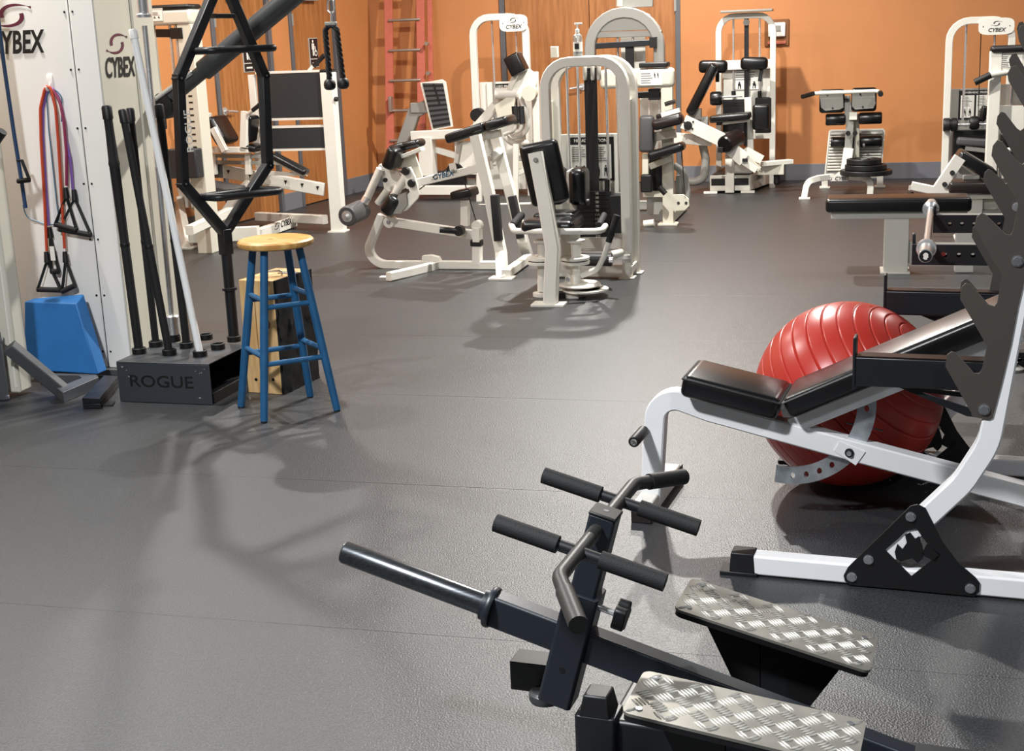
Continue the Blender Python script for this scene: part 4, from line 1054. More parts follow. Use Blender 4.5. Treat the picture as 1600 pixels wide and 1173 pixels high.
for (x0, y0, x1, y1) in ((612, 233, 640, 226), (632, 228, 660, 222)): padline(o, 'vinyl', P(x0, y0, .08), P(x1, y1, .08), .16, .055, n, 'pad_roll', .026)
bar(o, 'pad_plate', 'white', [P(630, 244), P(660, 232)], .08, .025, n)
padline(o, 'vinyl', P(622, 305, -.02), P(606, 333, -.02), .17, .1, n, 'knee_pad', .035)
quad(o, 'pad_plate', 'machine_grey', F3, [(622, 305), (634, 300), (636, 320), (625, 334), (612, 334)], -.08, .03)

# ================================================================== LEG PRESS WITH FOOT PLATE (behind) and its badge tower
p0 = G(660, 303); F4 = Fr((p0.x, p0.y - .45), -15); P = F4.P; ax = (F4.a, F4.n, F4.z); a, n, z = ax
o = thing('seated_leg_press', 'white seated press with black tread foot plate and oval-badge tower behind the leg curl', 'weight machine', F4.X(.6, 0, 0))
# foot plate on grey lever
q0 = [(657, 128), (690, 126), (706, 198), (675, 203)]
quad(o, 'foot_plate_frame', 'white', F4, [(656, 129), (674, 127), (690, 124), (696, 128), (707, 198), (675, 204)], .0, .03, bevel=.003)
fp = quad(o, 'foot_tread', 'vinyl_grey', F4, [(660, 130), (692, 130), (704, 196), (677, 201)], -.006, .008)
for k in range(9):
    t0, t1 = (k + .3) / 9, (k + .7) / 9
    L_ = lambda t: (660 + 17 * t, 130 + 71 * t); R_ = lambda t: (692 + 12 * t, 130 + 66 * t)
    quad(fp, 'tread_strip', 'foam', F4, [L_(t0), R_(t0), R_(t1), L_(t1)], -.009, .004)
quad(o, 'plate_slit', 'ink', F4, [(676, 131), (679, 131), (688, 162), (686, 163)], -.011, .003)
bar(o, 'lever_arm', 'machine_grey', [P(628, 232, .1), P(648, 175, .1), P(668, 165, .1)], .09, .12, n); boxp(o, 'lever_bracket', 'machine_grey', P(658, 168, .08), (.2, .08, .1), ax, .006)
# main beam rising to the right
bar(o, 'main_beam', 'white', [P(644, 212), P(728, 208), P(744, 201), P(790, 148)], .09, .09, n, fillet=.2)
wallbox(F4, F4.loc(P(657, 245)).x, F4.loc(P(678, 245)).x, P(660, 274).z, P(660, 214).z, -.06, .1).build('column', 'white', o, bevel=.004)
wallbox(F4, F4.loc(P(708, 245)).x, F4.loc(P(741, 245)).x, P(720, 274).z, P(720, 222).z, .06, .2).build('column', 'white', o, bevel=.004)
bar(o, 'diagonal_brace', 'white', [P(676, 232, .1), P(712, 243, .1)], .06, .06, n)
for y in (286, 297): bar(o, 'base_beam', 'white', [P(648, y, -.1 if y > 290 else .25), P(744, y, -.1 if y > 290 else .25)], .07, .09, n)
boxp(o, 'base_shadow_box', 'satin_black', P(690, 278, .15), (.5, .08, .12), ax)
# arm unit
cy0, cy1 = P(775, 146, -.1), P(838, 145, -.1)
tub(o, 'pivot_tube', 'white', [cy0, cy1], .055, seg=20)
MB().lathe(P(826, 146, -.25) , n, [(0, 0), (.07, 0), (.07, .1), (0, .1)], 24).build('pivot_cap', 'cream', o)
MB().lathe(P(818, 128, -.12), n, [(0, 0), (.12, 0), (.13, .02), (.13, .04), (0, .05)], 28).build('cam_disc', 'white', o)
padline(o, 'vinyl', P(800, 86, -.15), P(814, 115, -.15), .2, .15, n, 'head_pad', .02)
bar(o, 'pad_arm', 'white', [P(807, 115, -.15), P(800, 130, -.15), P(796, 142, -.12)], .05, .05, n)
quad(o, 'side_plate', 'cream', F4, [(772, 165), (792, 152), (805, 152), (800, 185), (780, 192)], -.14, .05, bevel=.003)
for x in (806, 816):
    tub(o, 'grip', 'foam', [P(x - 2, 166, -.3), P(x, 193, -.3)], .03); tub(o, 'handle_tube', 'white', [P(x, 190, -.3), P(x - 2, 203, -.3), P(x - 18, 210, -.25)], .017, fillet=.06)
tub(o, 'arm_tube', 'white', [P(812, 150, -.15), P(826, 185, -.15), P(822, 208, -.1), P(800, 216, -.1)], .025, fillet=.2); tub(o, 'guard_tube', 'white', [P(790, 214, .0), P(800, 224, 0), P(848, 222, 0)], .03, fillet=.1)
wallbox(F4, F4.loc(P(831, 170, -.08)).x, F4.loc(P(842, 170, -.08)).x, 0, P(836, 112, -.08).z, -.08, -.02).build('seat_column', 'white', o, bevel=.01)
bar(o, 'seat_post', 'white', [P(806, 225, -.3), P(806, 330, -.3)], .05, .05, n); bar(o, 'base_beam', 'white', [P(745, 325, -.45), P(830, 322, -.45)], .06, .07, n); bar(o, 'frame_post', 'white', [P(749, 262, -.2), P(749, 335, -.2)], .05, .05, n)
for (y0, y1) in ((245, 230), (275, 262)): bar(o, 'frame_strut', 'white', [P(803, y0, -.2), P(825, y1, -.2)], .05, .05, n)
bar(o, 'frame_bar', 'cream', [P(803, 258, -.2), P(828, 258, -.2)], .05, .07, n)
MB().lathe(P(744, 180, .0) + a * .0, n, [(0, 0), (.06, 0), (.065, .01), (.065, .11), (0, .12)], 20).build('stop_roller', 'satin_black', o)
# badge tower
x0, x1 = F4.loc(P(742, 120, .25)).x, F4.loc(P(824, 120, .25)).x; zt = P(785, 21, .25).z
arch(o, F4, x0, x1, zt, 0, .25, .065, .17)
oval_badge(o, F4, P(802, 36, .2), .28, .16)
for x in (768, 805): tub(o, 'guide_rod', 'chrome', [P(x, 30, .3), P(x + 8, 210, .3)], .011, seg=8)
wallbox(F4, x0 + .02, x1 - .02, .05, P(780, 128, .3).z, .33, .38).build('rear_shroud', 'white', o, bevel=.004)
wallbox(F4, x0 + .1, x0 + .16, .3, P(780, 128, .3).z, .31, .33).build('shroud_rib', 'white', o)
placard(o, F4, F4.loc(P(771, 150, .3)).x, F4.loc(P(806, 150, .3)).x, P(780, 190, .3).z, P(780, 131, .3).z, .328, 'LEG PRESS', 9)

# ================================================================== HIP MACHINE (centre)
p0 = G(858, 477); F5 = Fr((p0.x, p0.y), -15); P = F5.P; ax = (F5.a, F5.n, F5.z); a, n, z = ax
o = thing('hip_machine', 'white hip machine with weight-stack tower and black seat seen from behind, centre', 'weight machine', F5.X(.2, .4, 0))
dt = (G(985, 436) - F5.o).dot(n); dr = dt + .22
def lx(x, y, d): return F5.loc(P(x, y, d)).x
xl, xr = lx(851, 160, dt), lx(977, 300, dt); zt = P(915, 88, dt).z
arch(o, F5, xl, xr, zt, .0, dt + .03, .062, .16)
arch(o, F5, xl + .02, xr + .02, zt - .0, .0, dr, .062, .16)
for d, xx in ((dt + .03, xr), (dr, xr + .02), (dt + .03, xl), (dr, xl + .02)): boxp(o, 'foot_pad', 'white', F5.X(xx, d, .006), (.1, .1, .012), ax)
for y, d, h in ((380, dt + .05, .07), (423, dt + .05, .075)):
    zz = P(945, y, d).z; bar(o, 'cross_beam', 'white', [F5.X(xl, d, zz), F5.X(xr, d, zz)], .05, h, n)
for xx in (xl, xr + .01):
    bar(o, 'side_beam', 'white', [F5.X(xx, dt, .06), F5.X(xx, dr, .06)], .05, .05, a); bar(o, 'side_cover', 'cream', [F5.X(xx, (dt + dr) / 2, .1), F5.X(xx, (dt + dr) / 2, zt - .28)], .02, .2, n.cross(z))
# shroud and placard
zs = P(925, 209, dr).z
wallbox(F5, xl + .05, xr + .0, .15, zs, dr - .005, dr + .03).build('rear_shroud', 'white', o, bevel=.004)
placard(o, F5, lx(888, 250, dr), lx(960, 250, dr), P(925, 282, dr).z, P(925, 214, dr).z, dr - .006, 'HIP ADDUCTION', 3)
# rods, belt, pulley
for x, d in ((885, dt + .1), (902, dt + .16), (946, dt + .1), (963, dt + .16)): tub(o, 'guide_rod', 'chrome', [P(x, 101, d), P(x + 6, 300, d)], .009, seg=10)
bx0, bx1 = lx(915, 200, dt + .12), lx(934, 200, dt + .12)
wallbox(F5, bx0, bx1, P(925, 330, dt + .12).z, P(925, 106, dt + .12).z, dt + .11, dt + .13).build('lift_belt', 'foam', o)
for x in (914, 926, 936):
    c = P(x, 112, dt + .1); MB().pad(c, (.022, .05, .11), ax, .011, 3).build('pulley_bracket', 'white', o)
# weight stack
sx0, sx1 = lx(898, 330, dt + .09), lx(956, 330, dt + .09)
stack(o, F5, sx0, sx1, P(925, 372, dt + .08).z, P(925, 299, dt + .08).z, dt + .08, dt + .17, 11)
boxp(o, 'stack_shroud', 'plate_iron', P(966, 333, dt + .12), (.09, .12, P(966, 303, dt + .12).z - P(966, 362, dt + .12).z), ax, .006)
tub(o, 'selector_stem', 'satin_black', [P(949, 280, dt + .1), P(949, 300, dt + .1)], .018)
c = P(912, 318, dt + .06); tub(o, 'selector_pin', 'satin_black', [c, c + n * .05], .012)
# seat assembly
bar(o, 'back_post', 'white', [F5.X(lx(860, 470, 0), 0, 0), P(864, 388, 0), P(851, 310, .04), P(837, 238, .06)], .075, .08, n)
boxp(o, 'foot_plate', 'white', F5.X(lx(858, 474, 0), .0, .008), (.2, .12, .016), ax)
b0, b1 = P(840, 222, .12), P(862, 318, .14)
padline(o, 'vinyl', b0, b1, .07, .235, n, 'back_pad', .03)
for x, y in ((837, 250), (845, 300)): hexbolt(o, P(x, y, .018), -n, .012, 'machine_grey')
sc = P(864, 349, .33); MB().pad(sc, (.33, .36, .08), ax, .038, 5).build('seat_pad', 'vinyl', o)
MB().pad(sc + n * .12 + z * .035, (.26, .22, .05), ax, .024, 4).build('seat_pad', 'vinyl', o)
bar(o, 'seat_beam', 'white', [P(862, 366, .0), P(866, 366, .5)], .07, .05, z)
tub(o, 'handle_tube', 'white', [P(799, 351, .3), P(803, 361, .2), P(870, 362, .12), P(940, 361, .2), P(946, 353, .3)], .019, fillet=.06, seg=14)
tub(o, 'grip', 'foam', [P(801, 352, .28), P(815, 336, .42)], .024); tub(o, 'grip', 'foam', [P(936, 352, .3), P(944, 336, .46)], .02)
for x in (848, 900):
    c0, c1 = P(x, 463, .3), P(x, 378, .3); c0.z = .03
    tub(o, 'pivot_column', 'white', [c0, c1], .032, seg=20)
    MB().lathe(c1, z, [(0, 0), (.055, 0), (.055, .014), (0, .014)], 24).build('column_cap', 'white', o); MB().lathe(V((c0.x, c0.y, .0)), z, [(0, 0), (.06, 0), (.06, .02), (0, .02)], 24).build('column_base', 'white', o)
    zz = P(x, 412, .3).z
    MB().lathe(V((c0.x, c0.y, zz)), z, [(0, 0), (.088, 0), (.09, .006), (.09, .016), (.078, .02), (.078, .024), (.09, .028), (.09, .042), (.084, .046), (0, .046)], 32).build('cable_wheel', 'white', o)
    MB().lathe(V((c0.x, c0.y, zz + .019)), z, [(.0795, 0), (.0795, .006)], 32).build('wheel_groove', 'ink', o)
c = P(905, 446, .3); MB().lathe(c, z, [(0, 0), (.125, 0), (.132, .008), (.125, .016), (0, .016)], 36).build('sector_plate', 'white', o)
c = P(915, 453, .3); MB().lathe(c, z, [(.09, 0), (.14, 0), (.14, .01), (.09, .01), (.09, 0)], 36).build('sector_ring', 'white', o)
quad(o, 'hinge_ear', 'white', F5, [(883, 444), (883, 432), (887, 427), (891, 432), (891, 444)], .2, .02); hexbolt(o, P(887, 436, .2), -n, .01)
boxp(o, 'base_bracket', 'white', P(888, 460, .28), (.15, .12, .045), ax, .006); boxp(o, 'base_block', 'satin_black', P(878, 463, .24), (.05, .06, .06), ax)
tub(o, 'adjust_lever', 'white', [P(908, 431, .3), P(934, 420, .3), P(944, 400, .3), P(953, 374, .3)], .017, fillet=.06, seg=14); tub(o, 'grip', 'foam', [P(951, 378, .3), P(964, 336, .3)], .02)
tub(o, 'damper', 'satin_black', [P(888, 405, .55), P(956, 406, .55)], .04, seg=18); tub(o, 'damper_end', 'chrome', [P(952, 406, .52), P(958, 406, .52)], .02)
tub(o, 'foot_peg', 'white', [P(955, 398, dt - .05), P(972, 394, dt)], .025); bar(o, 'foot_bar', 'white', [P(958, 402, dt), P(985, 401, dt)], .04, .03, n)
for x, x2 in ((884, 886), (898, 900)): bar(o, 'seat_strut', 'white', [P(x, 362, .45), P(x2, 420, .45)], .045, .06, n)
# knee pads
for cx, dd in ((905, .5), (872, .62)):
    c = P(cx, 290, dd); MB().pad(c, (.105, .2, .225), ax, .04, 5).build('knee_pad', 'vinyl', o); MB().pad(c - a * .052, (.018, .17, .2), ax, .008, 2).build('pad_backing', 'white', o)
    bar(o, 'pad_stem', 'white', [c - z * .1 - a * .04, c - z * .24 - a * .04], .035, .035, n)
knob(o, P(915, 316, .45), a, .02)
tb_ = P(868, 178, dr); 
boxp(o, 'top_stub', 'cream', F5.X(lx(867, 92, dr), dr, zt + .03), (.045, .05, .07), ax)
# sanitiser bottle on top of the tower
tc = F5.X(lx(903, 80, dt + .04), dt + .04, zt)
s_ = thing('sanitizer_bottle', 'clear pump bottle of hand gel standing on top of the centre tower', 'pump bottle', tc)
MB().lathe(tc, z, [(0, 0), (.028, 0), (.03, .006), (.03, .11), (.026, .13), (.012, .142), (.012, .15), (0, .15)], 24).build('bottle', 'gel', s_)
MB().lathe(tc + z * .006, z, [(0, 0), (.0255, 0), (.0255, .085), (0, .085)], 20).build('gel_fill', 'paper_grey', s_)
MB().lathe(tc + z * .145, z, [(0, 0), (.015, 0), (.015, .02), (.007, .024), (.005, .03), (.005, .05), (0, .05)], 18).build('pump_collar', 'plastic_white', s_)
MB().box(tc + z * .2 + a * .006, (.05, .014, .01), ax).build('pump_head', 'plastic_white', s_, bevel=.003); tub(s_, 'dip_tube', 'plastic_white', [tc + z * .01, tc + z * .14], .003)
MB().lathe(tc + z * .03, z, [(.0303, 0), (.0303, .06)], 24).build('bottle_label', 'paper', s_)
wallbox(Fr(tc[:2], -15), -.014, .014, tc.z + .045, tc.z + .08, -.0312, -.0305).build('label_print', 'ink', s_)

# ================================================================== GREY-TOPPED MACHINE (right of centre)
p0 = G(1045, 351); F6 = Fr((p0.x, p0.y), -15); P = F6.P; ax = (F6.a, F6.n, F6.z); a, n, z = ax
o = thing('ab_crunch_machine', 'cream seated machine with grey arched tower behind the hip machine', 'weight machine', F6.X(-.3, .4, 0))
def lx(x, y, d=0): return F6.loc(P(x, y, d)).x
# grey tower behind
dg = .9; x0, x1 = lx(922, 60, dg), lx(1030, 60, dg); zt = P(975, 11, dg).z
arch(o, F6, x0, x1, zt, 0, dg, .09, .3, 'machine_grey', h=.09)
quad(o, 'top_panel', 'machine_grey', F6, [(925, 50), (927, 37), (938, 24), (955, 18), (1000, 17), (1014, 22), (1026, 40), (1027, 46)], dg - .03, .06, bevel=.003)
for x, y in ((934, 44), (975, 23), (1017, 40)): MB().cyl(P(x, y, dg - .03), P(x, y, dg - .033), .01, 10).build('panel_screw', 'ink_grey', o)
bar(o, 'top_rail', 'machine_grey', [P(920, 55, dg), P(1034, 52, dg)], .06, .05, n)
boxp(o, 'head_plate', 'machine_grey', P(997, 3, dg + .02), (.26, .04, .09), ax, .004); tub(o, 'head_post', 'cream', [P(968, 10, dg), P(968, -6, dg)], .03)
for x in (965, 989): tub(o, 'guide_rod', 'chrome', [P(x, 58, dg), P(x + 2, 160, dg)], .011, seg=8)
for p_ in (((970, 57), (1008, 87)),): wallbox(F6, lx(970, 70, dg + .1), lx(1008, 70, dg + .1), P(985, 125, dg + .1).z, P(985, 57, dg + .1).z, dg + .1, dg + .13).build('rear_panel', 'white', o)
bar(o, 'carriage', 'black_steel', [P(931, 72, dg - .05), P(1025, 66, dg - .05)], .06, .05, n); boxp(o, 'carriage_block', 'satin_black', P(1021, 66, dg - .06), (.06, .08, .09), ax)
boxp(o, 'belt_block', 'satin_black', P(984, 90, dg - .03), (.07, .05, .22), ax)
# cream front frame
xr_ = lx(1043, 200); xl_ = lx(940, 200)
wallbox(F6, xr_ - .045, xr_ + .045, 0, P(1043, 112).z, -.03, .05).build('front_post', 'cream', o, bevel=.005)
wallbox(F6, xl_, xr_ + .06, P(1000, 137).z, P(1000, 107).z, -.05, .07).build('cross_head', 'cream', o, bevel=.03)
wallbox(F6, lx(1000, 103), lx(1045, 103), P(1000, 106).z, P(1000, 98).z, -.06, .08).build('top_tray', 'satin_black', o, bevel=.01)
sh = wallbox(F6, lx(1002, 120), lx(1036, 120), P(1000, 133).z, P(1000, 109).z, -.054, -.05).build('instruction_sheet', 'paper', o)
scribble(o, F6, lx(1003, 120), lx(1022, 120), P(1000, 131).z, P(1000, 113).z, -.0555, 5, 11); pictures(o, F6, lx(1022, 120), lx(1032, 120), P(1000, 123).z, P(1000, 112).z, -.0555, 2)
boxp(o, 'foot_plate', 'cream', F6.X(xr_, 0, .008), (.16, .14, .016), ax)
bar(o, 'carriage_arm', 'satin_black', [P(985, 149, .1), P(1034, 147, .1)], .05, .05, n); boxp(o, 'arm_block', 'satin_black', P(1023, 147, .08), (.09, .08, .09), ax)
for x in (1014, 1030): tub(o, 'guide_rod', 'chrome', [P(x, 138, .12), P(x + 1, 250, .12)], .012, seg=8)
tub(o, 'peg_handle', 'vinyl_brown', [P(1039, 163, -.1), P(1055, 158, -.1)], .018); wallbox(F6, lx(1000, 160, .3), lx(1028, 160, .3), P(1010, 190, .3).z, P(1010, 148, .3).z, .3, .33).build('rear_panel', 'white', o)
# pads: back, arm rolls
padline(o, 'vinyl_grey', P(1011, 180, -.1), P(1010, 238, -.1), .07, .12, n, 'back_pad', .03)
padline(o, 'vinyl_brown', P(1020, 196, -.15), P(1068, 184, -.15), .16, .085, n, 'arm_pad', .035); padline(o, 'vinyl_brown', P(1026, 184, -.1), P(1062, 175, -.1), .05, .05, n, 'pad_edge', .01)
bar(o, 'pad_plate', 'white', [P(1034, 180, -.14), P(1062, 172, -.14)], .06, .035, n)
padline(o, 'vinyl', P(1014, 244, -.15), P(1070, 227, -.15), .18, .07, n, 'seat_pad', .03); bar(o, 'seat_arm', 'cream', [P(1016, 260, -.1), P(1050, 246, -.1)], .07, .05, n)
bar(o, 'arm_link', 'cream', [P(1020, 214, -.05), P(1056, 208, -.05)], .06, .07, n); bar(o, 'link_post', 'cream', [P(1022, 214, -.05), P(1016, 232, -.05)], .05, .06, n)
bar(o, 'side_post', 'cream', [P(1009, 240, -.05), P(1009, 300, -.05)], .06, .05, n)
boxp(o, 'selector_block', 'satin_black', P(1011, 286, -.12), (.09, .1, .14), ax, .01); tub(o, 'grip', 'satin_black', [P(1030, 292, -.15), P(1040, 303, -.15)], .022)
boxp(o, 'lower_stack', 'satin_black', P(1028, 275, .05), (.14, .05, .3), ax); bar(o, 'base_beam', 'cream', [P(1005, 303, 0), P(1050, 303, 0)], .05, .05, n); boxp(o, 'base_cover', 'machine_grey', P(1026, 320, .02), (.16, .03, .16), ax)
quad(o, 'side_bracket', 'cream', F6, [(1051, 304), (1068, 304), (1076, 311), (1077, 322), (1070, 329), (1051, 330)], -.03, .03, bevel=.003)
for x in (1060, 1072): MB().cyl(P(x, 317, -.03), P(x, 317, -.034), .012, 10).build('bolt', 'ink', o)
tub(o, 'curved_guard', 'machine_grey', [P(1053, 258, .05), P(1068, 268, .05), P(1074, 300, .05), P(1072, 325, .05)], .028, fillet=.15); tub(o, 'cable', 'ink', [P(1065, 235, -.05), P(1070, 304, -.05)], .004, seg=6)
boxp(o, 'lower_wheel_cover', 'machine_grey', P(1062, 293, .08), (.06, .05, .2), ax, .01)
bar(o, 'base_runner', 'cream', [F6.X(xr_, .0, .05), F6.X(xr_, .9, .05)], .07, .08, a); bar(o, 'base_runner', 'machine_grey', [F6.X(x0, dg, .05), F6.X(x1, dg, .05)], .07, .08, n)
tub(o, 'foot_roller', 'white', [P(1006, 350, -.1), P(1022, 348, -.1)], .03)

# ================================================================== LEG EXTENSION (brown pad) and grey loop
p0 = G(1115, 302); F7 = Fr((p0.x, p0.y), -14); P = F7.P; ax = (F7.a, F7.n, F7.z); a, n, z = ax
o = thing('glute_machine', 'white machine with a brown roll pad, low box base and arched tower by the thermostat', 'weight machine', F7.X(.3, .3, 0))
def lx(x, y, d=0): return F7.loc(P(x, y, d)).x
dt = .42; x0, x1 = lx(1123, 80, dt), lx(1208, 80, dt); zt = P(1165, 20, dt).z
arch(o, F7, x0, x1, zt, 0, dt, .055, .15)
wallbox(F7, lx(1127, 17, dt), lx(1208, 15, dt), zt + .006, zt + .028, dt - .13, dt + .1).build('top_shelf', 'machine_grey', o, bevel=.006)
for x in (1146, 1187): tub(o, 'guide_rod', 'chrome', [P(x, 24, dt), P(x, 150, dt)], .01, seg=8); tub(o, 'rod_bumper', 'satin_black', [P(x, 142, dt), P(x, 152, dt)], .02)
wallbox(F7, lx(1163, 60, dt), lx(1170, 60, dt), P(1166, 155, dt).z, P(1166, 27, dt).z, dt - .01, dt + .01).build('lift_belt', 'foam', o)
MB().lathe(P(1166, 35, dt - .02), n, [(0, 0), (.03, 0), (.03, .04), (0, .04)], 18).build('pulley', 'machine_grey', o)
wallbox(F7, x0 + .03, x1 - .02, .5, P(1165, 94, dt).z, dt + .04, dt + .07).build('rear_shroud', 'white', o, bevel=.003)
for zz in (P(1165, 101, dt).z, P(1165, 210, dt).z): bar(o, 'cross_bar', 'white', [F7.X(x0, dt, zz), F7.X(x1, dt, zz)], .05, .09, n)
wallbox(F7, lx(1148, 120, dt), lx(1185, 120, dt), P(1165, 140, dt).z, P(1165, 107, dt).z, dt + .03, dt + .036).build('instruction_sheet', 'paper', o)
scribble(o, F7, lx(1149, 120, dt), lx(1184, 120, dt), P(1165, 126, dt).z, P(1165, 108, dt).z, dt + .0285, 5, 21); pictures(o, F7, lx(1149, 120, dt), lx(1184, 120, dt), P(1165, 139, dt).z, P(1165, 127, dt).z, dt + .0285, 3)
# weights
stack(o, F7, lx(1130, 175, dt), lx(1172, 175, dt), P(1150, 205, dt).z, P(1150, 155, dt).z, dt - .04, dt + .03, 5, False)
boxp(o, 'stack_cover', 'plate_iron', P(1193, 180, dt), (.16, .06, .34), ax, .01)
# shoulder roll pads and backrest
for q0, q1 in (((1092, 104), (1137, 104)), ((1157, 99), (1200, 99))):
    padline(o, 'vinyl', P(*q0, .1 if q0[0] < 1100 else .2), P(*q1, .1 if q0[0] < 1100 else .2), .12, .12, n, 'shoulder_pad', .04)
for x0_, y0_, x1_, y1_ in ((1121, 113, 1121, 128), (1190, 108, 1187, 127)): bar(o, 'pad_stem', 'satin_black', [P(x0_, y0_, .2), P(x1_, y1_, .2)], .035, .035, n)
padline(o, 'vinyl', P(1118, 100, -.05), P(1078, 178, -.05), .18, .09, n, 'back_pad', .03)
boxp(o, 'pad_tail', 'machine_grey', P(1086, 178, -.02), (.12, .1, .1), ax)
MB().lathe(P(1110, 154, -.05), a, [(0, 0), (.055, 0), (.065, .02), (.065, .09), (.055, .11), (0, .11)], 22).build('side_roller', 'vinyl', o); tub(o, 'roller_axle', 'chrome', [P(1126, 152, -.05), P(1160, 150, -.02)], .01)
padline(o, 'vinyl', P(1110, 186, -.05), P(1173, 180, -.05), .26, .065, n, 'seat_pad', .02); bar(o, 'seat_rail', 'white', [P(1130, 192, -.05), P(1172, 187, -.05)], .1, .03, n)
boxp(o, 'seat_block', 'satin_black', P(1124, 191, -.08), (.05, .08, .05), ax)
bar(o, 'seat_column', 'white', [P(1169, 152, .15), P(1173, 262, .15)], .07, .07, n); bar(o, 'slide_tube', 'satin_black', [P(1165, 190, .1), P(1165, 228, .1)], .05, .03, n)
MB().pad(P(1189, 183, .1), (.16, .06, .24), ax, .03, 5).build('hip_pad', 'vinyl', o)
# lever with brown roll
bar(o, 'lever_beam', 'white', [P(1068, 190, -.2), P(1125, 217, -.2), P(1163, 250, -.2)], .06, .13, n)
MB().lathe(P(1075, 196, -.235), -n, [(0, 0), (.04, 0), (.04, .008), (.02, .01), (0, .01)], 18).build('lever_hub', 'ink', o)
for dx, dy in ((-6, -5), (7, 5), (-4, 8), (8, -6)): MB().cyl(P(1075 + dx, 196 + dy, -.232), P(1075 + dx, 196 + dy, -.238), .009, 8).build('lever_bolt', 'ink', o)
r0, r1 = P(1132, 226, -.32), P(1154, 214, -.1); rv = (r1 - r0).normalized()
MB().lathe(r0, rv, [(0, 0), (.07, 0), (.08, .015), (.08, (r1 - r0).length - .01), (.07, (r1 - r0).length), (0, (r1 - r0).length)], 26).build('thigh_roll', 'vinyl_brown', o); MB().lathe(r0 + rv * .004, -rv, [(0, 0), (.078, 0), (.068, .014), (0, .016)], 26).build('roll_end', 'vinyl', o)
boxp(o, 'latch_block', 'satin_black', P(1126, 234, -.3), (.05, .06, .05), ax); quad(o, 'lever_plate', 'white', F7, [(1160, 234), (1168, 230), (1194, 244), (1187, 256), (1176, 250)], -.12, .04); quad(o, 'lever_plate', 'cream', F7, [(1152, 240), (1160, 236), (1189, 262), (1184, 268)], -.22, .05)
boxp(o, 'grip_block', 'satin_black', P(1164, 250, -.24), (.05, .03, .03), ax); bar(o, 'lever_tail', 'white', [P(1138, 236, -.2), P(1182, 266, -.2)], .05, .06, n)
# grey loop frame beyond
tub(o, 'loop_frame', 'machine_grey', [P(1098, 226, .1), P(1103, 250, .1), P(1100, 278, .1), P(1088, 284, .1), P(1060, 283, .1)], .04, fillet=.18, seg=16)
bar(o, 'side_link', 'white', [P(1040, 214, -.1), P(1112, 220, -.1)], .05, .1, n); boxp(o, 'hub_box', 'machine_grey', P(1097, 192, .0), (.12, .08, .12), ax, .01)
# box base
b0, b1, b2 = G(1109, 302), G(1172, 301), G(1214, 286)
hb = P(1120, 280, 0).z + .0
q = [b0, b1, b2, G(1130, 288)]
MB().plate([p + z * .02 for p in q], z * .15).build('base_box', 'white', o, bevel=.006)
MB().plate([p + z * .172 + (q[0] + q[1] + q[2] + q[3] - p * 4) * .02 for p in q], z * .006).build('base_top', 'satin_black', o)
FB = Fr(b0[:2], math.degrees(math.atan2(b1.y - b0.y, b1.x - b0.x))); wb_ = (b1 - b0).length
for u, v in ((.04, .40), (.60, .96)): wallbox(FB, wb_ * u, wb_ * v, .075, .14, -.006, .002).build('front_recess', 'satin_black', o)
bar(o, 'front_arch', 'white', [FB.X(wb_ * .5, -.03, .01), FB.X(wb_ * .5, -.03, .35), FB.X(wb_ * .5, .14, .38), FB.X(wb_ * .55, .2, .2)], .085, .05, FB.a, fillet=.12)
for u in (.0, .92): boxp(o, 'foot_tab', 'white', FB.X(wb_ * u + .01, -.03, .012), (.13, .07, .02), (FB.a, FB.n, z))
FS = Fr(b1[:2], math.degrees(math.atan2(b2.y - b1.y, b2.x - b1.x))); wallbox(FS, .12, .36, .1, .15, -.008, .0).build('name_plate', 'machine_grey', o); lettering('CYBEX', FS.X(.24, -.008, .125), FS.a, z, .045, 'ink', o, 'logo_lettering', .25)
bar(o, 'step_bar', 'white', [P(1190, 256, -.05), P(1236, 252, .1)], .1, .04, n); boxp(o, 'step_support', 'cream', P(1205, 264, .05), (.24, .1, .1), ax); boxp(o, 'lever_base', 'white', P(1160, 262, .05), (.2, .12, .1), ax, .02)
boxp(o, 'rear_wheel', 'satin_black', P(1214, 272, .1), (.06, .1, .2), ax, .02)

# ================================================================== BACK EXTENSION CHAIR
p0 = G(1257, 311); F8 = Fr((p0.x, p0.y), -13); P = F8.P; ax = (F8.a, F8.n, F8.z); a, n, z = ax
o = thing('roman_chair', 'white back extension chair with ribbed foot board against the orange wall', 'exercise bench', F8.X(.35, .4, 0))
def lx(x, y, d=0): return F8.loc(P(x, y, d)).x
xr = lx(1359, 300)
hz = P(1266, 281, .0).z
bar(o, 'front_arch', 'white', [F8.X(lx(1256, 309), 0, 0), F8.X(.02, .03, hz - .02), F8.X(.12, .12, hz), F8.X(lx(1300, 280, .25), .25, hz)], .055, .055, n, fillet=.09)
bar(o, 'front_arch', 'white', [F8.X(xr, 0, 0), F8.X(xr + .01, .03, hz - .02), F8.X(xr - .06, .12, hz), F8.X(lx(1320, 280, .25), .25, hz)], .055, .055, n, fillet=.09)
for x in (.0, xr): boxp(o, 'foot_tab', 'white', F8.X(x, 0, .008), (.1, .08, .016), ax)
bar(o, 'spine', 'white', [F8.X(lx(1312, 279, .25), .2, hz), F8.X(lx(1325, 279, .8), .85, hz)], .07, .06, a)
bar(o, 'rear_cross', 'white', [F8.X(.18, .85, hz - .05), F8.X(xr + .12, .85, hz - .05)], .055, .06, n)
for x in (.18, xr + .12): bar(o, 'rear_leg', 'white', [F8.X(x, .85, 0), F8.X(x, .85, hz - .05)], .06, .06, n); boxp(o, 'foot_tab', 'white', F8.X(x, .85, .008), (.1, .1, .016), ax)
